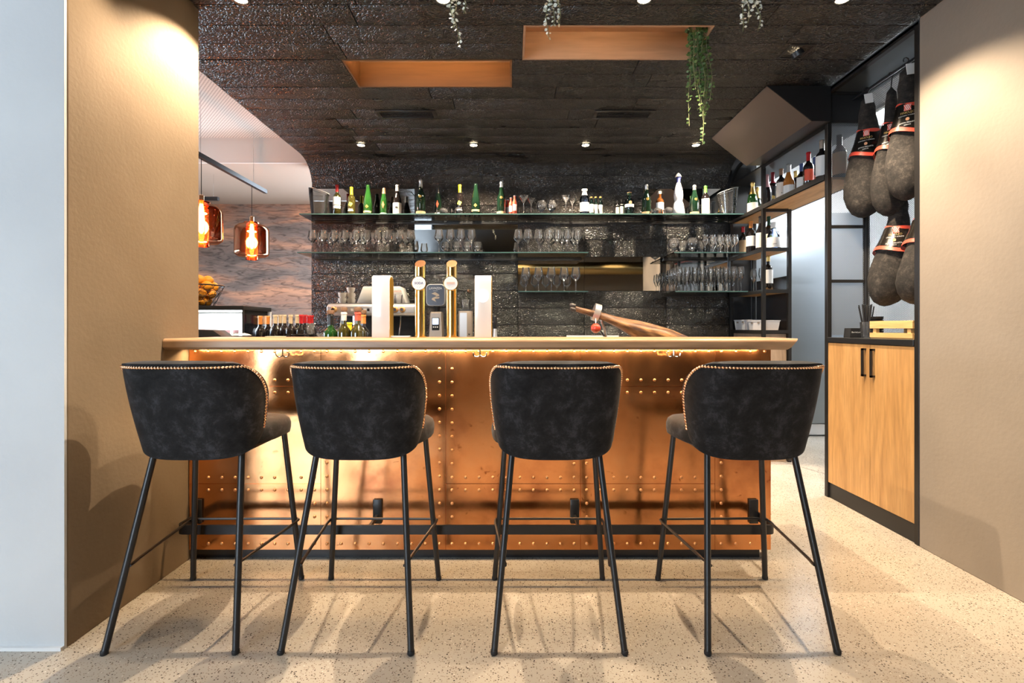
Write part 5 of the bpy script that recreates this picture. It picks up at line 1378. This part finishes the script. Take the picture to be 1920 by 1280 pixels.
text('LAVAZZA', .026, m_whitelabel, hp, (0, -.0752, zc + .058), bold=.0007)
text('ESPRESSO', .010, m_label, hp, (0, -.0752, zc + .036))
sw = [(-.035, .012), (-.005, .026), (.03, .006), (.034, -.008), (.0, -.018), (.038, -.020), (.030, -.030), (-.008, -.034), (.008, -.062), (-.034, -.040), (-.028, -.026), (.01, -.010), (-.012, .002)]
MB().add([(p[0], -.0755, zc + p[1]) for p in sw], [tuple(range(len(sw)))]).build('swirl_print', m_creamfoil, hp, smooth=0)
MB().lathe([(.03, zc - .15), (.022, zc - .13), (.028, zc - .095)], 16).build('hopper_neck', m_blackmat, gr)
MB().prism([(-.055, .0), (.055, 0), (.055, .03), (-.055, .03)], 'x', -.055, .055).build('foot_plate', m_black, gr, bevel=.004)
bd = MB().add([(sx * w2, sy * d2, z) for z, w2, d2 in ((.03, .062, .07), (.06, .062, .07), (zc - .16, .050, .06), (zc - .145, .046, .055)) for sx, sy in ((-1, -1), (1, -1), (1, 1), (-1, 1))],
              [(0, 1, 5, 4), (1, 2, 6, 5), (2, 3, 7, 6), (3, 0, 4, 7), (4, 5, 9, 8), (5, 6, 10, 9), (6, 7, 11, 10), (7, 4, 8, 11), (8, 9, 13, 12), (9, 10, 14, 13), (10, 11, 15, 14), (11, 8, 12, 15), (12, 13, 14, 15), (3, 2, 1, 0)]).build('grinder_body', m_taupe, gr, smooth=0, bevel=.006)
zs = Z(607, 4.2) - WZ
pn = MB().box(-.032, .032, -.074, -.060, zs - .055, zs + .055).build('display_panel', m_black, gr, bevel=.004)
MB().box(-.026, .026, -.0765, -.074, zs - .005, zs + .048).build('screen', m_screen, pn, smooth=0)
for k in range(3):
    MB().lathe([(.006, 0), (.006, .003)], 10).xf(Matrix.Translation((-.017 + .017 * k, -.074, zs - .028)) @ Matrix.Rotation(PI / 2, 4, 'X')).build('key', m_whitelabel, pn)
g2 = thing('small_grinder', 'small coffee grinder with clear glass hopper right of the brass taps', 'coffee grinder', (X(872, 4.2), 4.26, WZ))
zt_ = Z(582, 4.2) - WZ
MB().box(-.058, .058, -.06, .06, .03, zt_).build('body', m_taupe, g2, bevel=.006)
MB().box(-.046, .016, -.063, -.06, .09, zt_ - .02).build('front_plate', m_alu, g2, smooth=0)
MB().box(-.06, .06, -.07, .07, 0, .03).build('foot_plate', m_black, g2, bevel=.004)
MB().box(-.06, .06, -.062, .062, zt_, zt_ + .008).build('top_plate', m_black, g2, smooth=0)
MB().lathe([(.036, zt_ + .008), (.038, zt_ + .03), (.050, zt_ + .10), (.048, zt_ + .10), (.035, zt_ + .03)], 20, cap=False).build('glass_hopper', m_glass, g2)
heart = [(0, -.010), (.009, .001), (.009, .007), (.005, .009), (0, .005), (-.005, .009), (-.009, .007), (-.009, .001)]
MB().add([(p[0] + .036, -.0615, .16 + p[1]) for p in heart], [tuple(range(8))]).build('heart_print', m_ink, g2, smooth=0)
t = thing('coffee_tamper', 'grey tamper standing behind the right drink tower', 'tamper', (X(928, 4.2), 4.24, WZ))
MB().lathe([(.024, 0), (.024, .10), (.018, .16), (.016, .21)], 16).build('stem', m_alu, t)
MB().lathe([(.016, .21), (.018, .215), (.018, .32), (.012, .325)], 12).build('grip', m_black, t)
# small glasses and tray on the working counter
t = thing('wooden_peg', 'wooden peg on the black plank wall left of the right drink tower', 'peg', (X(880, 4.69), 4.70, Z(546, 4.69)))
MB().lathe([(.016, 0), (.018, .05), (.015, .09), (.0001, .10)], 14).xf(Matrix.Rotation(PI / 2, 4, 'X')).build('peg_body', m_top, t)
for k, px in enumerate((977, 996)):
    glass('tumbler', X(px, 2.98), 2.98, WZ + .052, 'small ribbed tumbler behind the bar top, %s of the pair' % ['left', 'right'][k], 'tumblers behind the bar', 1.0)
glass('tumbler', X(1048, 2.98), 2.98, WZ + .043, 'low clear tumbler beside the white rack behind the bar', 'tumblers behind the bar', 1.05)
t = thing('plastic_trivet', 'low black stand carrying the tumblers behind the bar', 'stand', (X(1010, 2.98), 2.98, WZ))
MB().box(-.16, .16, -.06, .06, 0, .043).build('board', m_blackmat, t, smooth=0)
MB().box(-.16, -.0, -.06, .06, .043, .052).build('ledge', m_blackmat, t, smooth=0)
t = thing('white_rack', 'white slotted rack behind the bar below the ham hoof', 'rack', (X(1110, 2.95), 2.98, WZ))
for k in range(9):
    MB().box(-.155 + k * .036, -.143 + k * .036, -.05, -.045, 0, .165).build('slat', m_bin, t, smooth=0)
MB().box(-.16, .16, -.055, -.05, .158, .172).build('top_bar', m_bin, t, smooth=0)
MB().box(-.16, .16, -.045, .05, .0, .14).build('tub', m_bin, t, smooth=0)

# ------------------------------------------------------------------ carving ham on its stand
hs = thing('ham_stand', 'steel ham stand with a ring clamp and a round red knob', 'ham stand', (X(1170, 2.8), 2.80, WZ))
ox = hs.location.x
MB().box(-.24, .26, -.09, .09, 0, .025).build('base_board', m_oak, hs, bevel=.004)
cx, cz = X(1118, 2.80) - ox, Z(588, 2.80) - WZ
MB().tube([(cx + .075, 0, .02), (cx + .05, 0, cz - .10), (cx + .028, 0, cz - .03)], .009, 10).build('upright', m_chrome, hs)
ax = Vector((math.cos(R(-17)), 0, math.sin(R(-17))))
ringpts = []
u1 = Vector((0, 1, 0)); u2 = ax.cross(u1)
for j in range(28):
    a = 2 * PI * j / 28
    ringpts.append(Vector((cx, 0, cz + .008)) + u1 * .047 * math.cos(a) + u2 * .047 * math.sin(a))
rows = []
for p in ringpts:
    c = Vector((cx, 0, cz + .008)); nn = (p - c).normalized()
    rows.append([tuple(p + ax * .018), tuple(p - ax * .018), tuple(p - ax * .018 + nn * .004), tuple(p + ax * .018 + nn * .004)])
rows.append(rows[0])
MB().grid(rows, closed=True).build('ring_clamp', m_alu, hs, smooth=40)
MB().tube([(cx - .012, -.046, cz - .03), (cx - .014, -.066, cz - .062)], .004, 8).build('screw_rod', m_chrome, hs)
MB().sphere((cx - .016, -.074, cz - .085), .0285, 24, 14).build('red_knob', m_redball, hs)
MB().tube([(cx + .0, -.06, cz - .09), (cx + .035, -.06, cz - .13)], .006, 8).build('lever', m_chrome, hs)
hm = thing('carving_ham', 'cured ham leg with black hoof clamped in the stand behind the bar', 'ham', (X(1118, 2.80), 2.80, WZ))
def hp_(px, py): return Vector((X(px, 2.80) - hm.location.x, 0, Z(py, 2.80) - WZ))
line = [(1078, 578, .020, .018), (1090, 582, .023, .022), (1104, 586, .025, .024), (1118, 590, .026, .026), (1134, 595, .030, .030), (1150, 601, .034, .034), (1172, 609, .042, .046), (1195, 617, .060, .066), (1220, 627, .078, .086), (1245, 638, .088, .10), (1272, 652, .082, .105), (1295, 668, .05, .06), (1304, 676, .01, .01)]
rows = []; rnd = random.Random(3); N = 22
for i, (px, py, ry, rz) in enumerate(line):
    p = hp_(px, py + (0 if i < 6 else 0))
    q = hp_(*line[min(i + 1, len(line) - 1)][:2]) - hp_(*line[max(0, i - 1)][:2]); q.normalize()
    v = Vector((-q.z, 0, q.x))
    ring = []
    for j in range(N):
        a = 2 * PI * j / N
        k = 1 + .10 * math.sin(3 * a + i * .7) * min(1, i / 5) + rnd.uniform(-.05, .05)
        ring.append(tuple(p + Vector((0, 1, 0)) * ry * k * math.cos(a) + v * rz * .78 * k * math.sin(a)))
    rows.append(ring)
m = MB().grid(rows, closed=True); m.f += [tuple(range(N))[::-1], tuple((len(line) - 1) * N + j for j in range(N))]
m.build('leg_meat', m_ham, hm, smooth=80)
for s in (-1, 1):
    a, b = hp_(1079, 578 - 3 * s) + Vector((0, s * .009, .003 * s)), hp_(1068, 574 - 3 * s) + Vector((0, s * .011, .002 * s))
    MB().tube([a, a.lerp(b, .5), b.lerp(a, .1), b], [.0135, .0135, .010, .003], 10).build('hoof', m_hoof, hm)

# ------------------------------------------------------------------ left return: plates, bottles, display case, oranges
dc = thing('display_case', 'glass-fronted refrigerated display case with white light beside the pillar', 'display case', (-2.12, 3.42, WZ))
W2, D2, H2 = .30, .19, Z(573, 3.25) - WZ
MB().box(-W2, W2, -D2, D2, 0, .10).build('base', m_black, dc, bevel=.004)
MB().box(-W2, W2, -D2, D2, H2 - .03, H2).build('top', m_black, dc, bevel=.004)
for sx in (-1, 1):
    MB().box(sx * W2 - .008, sx * W2 + .008 if sx < 0 else sx * W2, -D2, -D2 + .012, .10, H2 - .03).build('corner_post', m_black, dc, smooth=0)
MB().box(-W2 + .01, W2 - .01, -D2 + .002, -D2 + .006, .10, H2 - .03).build('front_glass', m_pane, dc, smooth=0)
MB().box(W2 - .006, W2 - .002, -D2 + .012, D2 - .012, .10, H2 - .03).build('side_glass', m_pane, dc, smooth=0)
MB().box(-W2, W2, D2 - .01, D2, .10, H2 - .03).build('back_wall', m_ceramic, dc, smooth=0)
MB().box(-W2 + .012, W2 - .012, -D2 + .01, D2 - .012, .10, .112).build('deck', m_ceramic, dc, smooth=0)
MB().box(-W2 + .02, W2 - .02, -D2 + .010, -D2 + .022, H2 - .042, H2 - .031).build('led_tube', m_ledw, dc, smooth=0)
area((dc.location.x, 3.42, WZ + H2 - .04), (0, 0, 0), .5, .3, 3.0, (.9, .96, 1))
for k, px in enumerate((409, 423, 439)):
    t = thing('spice_jar', 'small jar with pink lid inside the display case, %s from the left' % ORD[k], 'jar', (X(px, 3.38), 3.40, WZ + .112), 0, 'jars in the display case')
    MB().lathe([(.018, 0), (.019, .004), (.019, .07), (.015, .075)], 14).build('jar_body', m_taupe, t)
    MB().lathe([(.0195, .072), (.0195, .09), (.017, .092)], 14).build('lid', m_pinkfoil, t)
# wire basket with oranges on top of the case
OT = WZ + H2
bs = thing('wire_basket', 'black wire basket of oranges on top of the display case', 'basket', (-2.225, 3.40, OT))
BH, r0, r1 = .150, .085, .150
m = MB()
for z, r in ((.003, r0), (.006, r0 * .5)): m.tube([(r * math.cos(a * PI / 14), r * math.sin(a * PI / 14), z) for a in range(28)], .0025, 5, closed=True)
m.build('base_ring', m_black, bs)
MB().tube([(r1 * math.cos(a * PI / 16), r1 * math.sin(a * PI / 16), BH) for a in range(32)], .0045, 6, closed=True).build('rim', m_black, bs)
m = MB()
for lv in range(4):
    zc_ = BH * (lv + .5) / 4
    for k in range(15):
        a0 = 2 * PI * (k + .5 * (lv % 2)) / 15; pts = []
        for j in range(10):
            q = 2 * PI * j / 10; z_ = zc_ + BH / 8 * math.sin(q); rr = r0 + (r1 - r0) * z_ / BH
            a = a0 + PI / 15 * math.cos(q); pts.append((rr * math.cos(a), rr * math.sin(a), z_))
        m.tube(pts, .0017, 4, closed=True)
m.build('wire_loops', m_black, bs)
rnd = random.Random(8); k = 0
for (z_, rr, n_) in ((.040, .040, 4), (.092, .070, 6), (.145, .078, 6), (.188, .048, 4)):
    for j in range(n_):
        a = 2 * PI * j / n_ + z_ * 9 + .35
        o = MB().sphere((0, 0, 0), .0365, 16, 12, .96); oo = single(o, 'orange', m_orange, 'orange in the wire basket, %s layer from the bottom, %s in it' % ({.040: 'first', .092: 'second', .145: 'third', .188: 'top'}[z_], ORD[j]), 'orange', (bs.location.x + rr * math.cos(a), bs.location.y + rr * math.sin(a), OT + z_), 'oranges in the wire basket')
# row of wine bottles
for k, (px, foil, top) in enumerate(((488, m_orangefoil, 592), (502, m_orangefoil, 592), (516, m_creamfoil, 590), (525, m_creamfoil, 590), (533, m_creamfoil, 590), (545, m_creamfoil, 590), (557, m_creamfoil, 590), (565, m_red, 590), (572, m_red, 590), (579, m_red, 591), (584, m_red, 591))):
    d = 3.42 if k % 2 == 0 else 3.54
    nm = {m_orangefoil.name: 'orange', m_creamfoil.name: 'cream', m_red.name: 'red'}[foil.name]
    d = (3.42, 3.54, 3.42, 3.66, 3.54, 3.42, 3.54, 3.42, 3.66, 3.54, 3.78)[k]
    bottle(X(px, d), d, WZ, 'bordeaux', Z(top, d) - WZ, .0365, m_dark, 'dark wine bottle with %s capsule in the row by the plates, %s from the left' % (nm, ORD[k]), foil=foil, fu=.80, group='wine bottles on the left counter')
def plates(px, d, n_, mat, col, r, step, z0):
    for k in range(n_):
        m = MB().lathe([(.0001, .002), (r * .55, 0), (r * .6, .001), (r, .010), (r, .0125), (r * .6, .0045), (.0001, .004)], 28, cap=False)
        single(m, 'small_plate', mat, '%s plate in the stack behind the bar, %s from the bottom' % (col, ORD[k]), 'plate', (X(px, d), d, z0 + k * step), '%s plates stacked' % col)
plates(517, 3.26, 12, m_plate_w, 'cream', .066, .0135, WZ)
plates(560, 3.24, 13, m_plate_b, 'black', .048, .0135, WZ)
plates(583, 3.34, 13, m_plate_b, 'glossy black rear', .036, .0135, WZ)
for k, (px, d) in enumerate(((583, 3.34), (602, 3.5))):
    glass('tumbler', X(px, d), d, WZ + (13 * .0135 if k == 0 else .10), 'clear tumbler %s' % ['standing on the black plates', 'right of the black plates'][k], 'tumblers on the left counter', .9)
t = thing('upturned_crate', 'low black crate under the clear tumbler beside the plates', 'crate', (X(604, 3.5), 3.5, WZ))
MB().box(-.05, .05, -.05, .05, 0, .10).build('crate_body', m_blackmat, t, bevel=.003)
t = thing('wire_stand', 'slanted chrome wire stand beside the open bottles', 'stand', (X(606, 2.95), 2.95, WZ))
for k in range(5):
    MB().tube([(-.035 + .016 * k, 0, 0), (-.015 + .016 * k, .02, .175)], .002, 6).build('wire', m_chrome, t)
MB().tube([(-.016, .02, .175), (.052, .02, .175)], .002, 6).build('cross_wire', m_chrome, t)
t = thing('cash_terminal', 'black box with slanted lid in front of the display case', 'box', (X(420, 2.86), 2.86, WZ))
MB().prism([(-.16, 0), (.16, 0), (.16, .165), (.02, .17), (-.03, .205), (-.16, .21)], 'y', -.06, .06).build('housing', m_blackmat, t, bevel=.004)
t = thing('folded_cloth', 'crumpled cream cloth on the black box', 'cloth', (X(453, 2.86), 2.86, WZ + .170))
rows = []
for i in range(7):
    rows.append([(-.045 + .09 * j / 10 + .004 * math.sin(i * 2.1), -.035 + .07 * i / 6, .004 + .012 * (math.sin(PI * j / 10) * math.sin(PI * i / 6)) ** .5 + .004 * math.sin(j * 2.3 + i * 1.7) * math.sin(PI * j / 10) * math.sin(PI * i / 6)) for j in range(11)])
m = MB().grid(rows); top_n = len(m.v)
m.grid([[(p[0], p[1], 0) for p in r] for r in rows])
m.build('fabric', m_label, t, smooth=60)

# ------------------------------------------------------------------ pendant lamps and tracks in the lounge
TX = -2.45
tr = thing('lighting_track', 'long black lighting track hung from the white ceiling by wires', 'track', (TX, 4.2, 2.5), 0, 'lighting tracks')
MB().box(-.018, .018, -1.0, .54, -.018, .018).build('track_bar', m_black, tr, smooth=0)
for y in (-.45, .32):
    MB().tube([(0, y, .018), (0, y, (3.0 if y + 4.2 < 4.65 else 2.755) - 2.5)], .0018, 6).build('wire', m_chrome, tr)
tr = thing('lighting_track', 'short black lighting track farther back in the lounge', 'track', (-3.1, 5.0, 2.5), 0, 'lighting tracks')
MB().box(-.6, .02, -.018, .018, -.018, .018).build('track_bar', m_black, tr, smooth=0)
MB().tube([(-.03, 0, .018), (-.03, 0, .255)], .0018, 6).build('wire', m_chrome, tr)
MB().tube([(-.5, 0, .018), (-.5, 0, .255)], .0018, 6).build('wire', m_chrome, tr)
def pendant(y, lab):
    z = 2.482
    t = thing('pendant_lamp', lab, 'pendant lamp', (TX, y, 1.79), 0, 'copper glass pendant lamps')
    MB().tube([(0, 0, z - 1.79), (0, 0, .40)], .003, 6).build('cord', m_black, t)
    MB().lathe([(.02, .335), (.02, .40), (.008, .41)], 14).build('socket', m_nail, t)
    MB().lathe([(.055, 0), (.055, .028), (.12, .03), (.146, .05), (.148, .07), (.148, .27), (.140, .30), (.11, .325), (.07, .33), (.065, .35), (.02, .352)], 32, cap=False).build('glass_shade', m_lampglass, t, smooth=50)
    MB().lathe([(.008, .10), (.020, .12), (.024, .20), (.018, .30), (.012, .335)], 14).build('bulb', m_bulb, t)
    l = bpy.data.lights.new('bulb_glow', 'POINT'); l.energy = 17; l.color = (1, .62, .36); l.shadow_soft_size = .05
    o = bpy.data.objects.new('bulb_glow', l); C.objects.link(o); o.location = (TX, y, 1.98)
pendant(4.49, 'copper glass pendant lamp hanging clear of the pillar')
pendant(3.76, 'copper glass pendant lamp half hidden by the beige pillar')

# ------------------------------------------------------------------ hanging plants
def leaf_fan(m, c, nrm, up, L, Wd):
    s = nrm.cross(up).normalized(); up = up.normalized()
    pts = [c, c + s * Wd * .5 + up * L * .35 + nrm * L * .05, c + s * Wd * .42 + up * L * .7, c + up * L, c - s * Wd * .42 + up * L * .7, c - s * Wd * .5 + up * L * .35 + nrm * L * .05]
    m.add([tuple(p) for p in pts], [(0, 1, 2, 3), (0, 3, 4, 5)])
def hanging(name, lab, loc, stems, L, Wd, step, mats, seed):
    rnd = random.Random(seed)
    t = thing(name, lab, 'plant', loc)
    sm = MB(); lms = [MB() for _ in mats]
    for (dx, dy, ln, sway) in stems:
        pts = []; n_ = max(4, int(ln / .03))
        for i in range(n_ + 1):
            u = i / n_
            pts.append(Vector((dx + sway * u + .008 * math.sin(9 * u + dx * 40), dy + .012 * math.sin(7 * u + dy * 30), -ln * u)))
        sm.tube(pts, .0014, 5)
        d = .0
        while d < ln:
            i = min(n_ - 1, int(d / ln * n_)); p = pts[i].lerp(pts[i + 1], d / ln * n_ - i)
            for s in (0, 1):
                a = rnd.uniform(0, 6.28)
                out = Vector((math.cos(a), math.sin(a), rnd.uniform(-.7, .35))).normalized()
                nrm = Vector((rnd.uniform(-1, 1), rnd.uniform(-1.3, .2), rnd.uniform(-.3, 1))).normalized()
                if abs(nrm.dot(out)) > .8: nrm = Vector((0, -1, .2))
                k = rnd.uniform(.7, 1.1) * (1 - .45 * d / ln)
                leaf_fan(rnd.choice(lms), p + out * .003, nrm, out, L * k, Wd * k)
            d += step * rnd.uniform(.8, 1.2)
    sm.build('stems', m_stem, t)['kind'] = 'stuff'
    for lm, mt in zip(lms, mats):
        if lm.v: lm.build('leaves', mt, t, recalc=False, smooth=0)['kind'] = 'stuff'
    return t
EH = 2.25
def ez(py): return CEI - Z(py, EH)
hanging('hanging_eucalyptus', 'pale eucalyptus sprigs hanging from the ceiling above the left stools', (X(852, EH), EH, CEI), [(0, 0, ez(86), .015), (-.012, .01, ez(48), .0), (.045, .0, ez(24), .006)], .026, .022, .016, [m_leafw], 1)
hanging('hanging_eucalyptus', 'pale eucalyptus sprigs hanging from the ceiling near its middle', (X(1035, EH), EH, CEI), [(-.022, 0, ez(72), .0), (.006, .01, ez(44), 0), (.03, 0, ez(46), .004)], .026, .022, .016, [m_leafw], 2)
hanging('hanging_eucalyptus', 'pale eucalyptus sprigs hanging from the ceiling towards the right', (X(1405, EH), EH, CEI), [(-.022, 0, ez(57), -.012), (.0, .012, ez(38), .0), (.022, 0, ez(57), .025), (.035, .01, ez(26), .012)], .026, .022, .016, [m_leafw], 3)
st_ = []
rnd = random.Random(21)
for k in range(17):
    st_.append((rnd.uniform(-.065, .06), rnd.uniform(-.06, .05), [.30, .34, .38, .42, .48, .55, .66][k % 7] * rnd.uniform(.9, 1.05) + .08, rnd.uniform(-.02, .02)))
iv = hanging('trailing_ivy', 'green ivy trailing down from the right end of the lit niche', (X(1311, 2.68), 2.68, CEI + .155), st_, .030, .024, .021, [m_leafg, m_leafg2, m_leafg], 5)
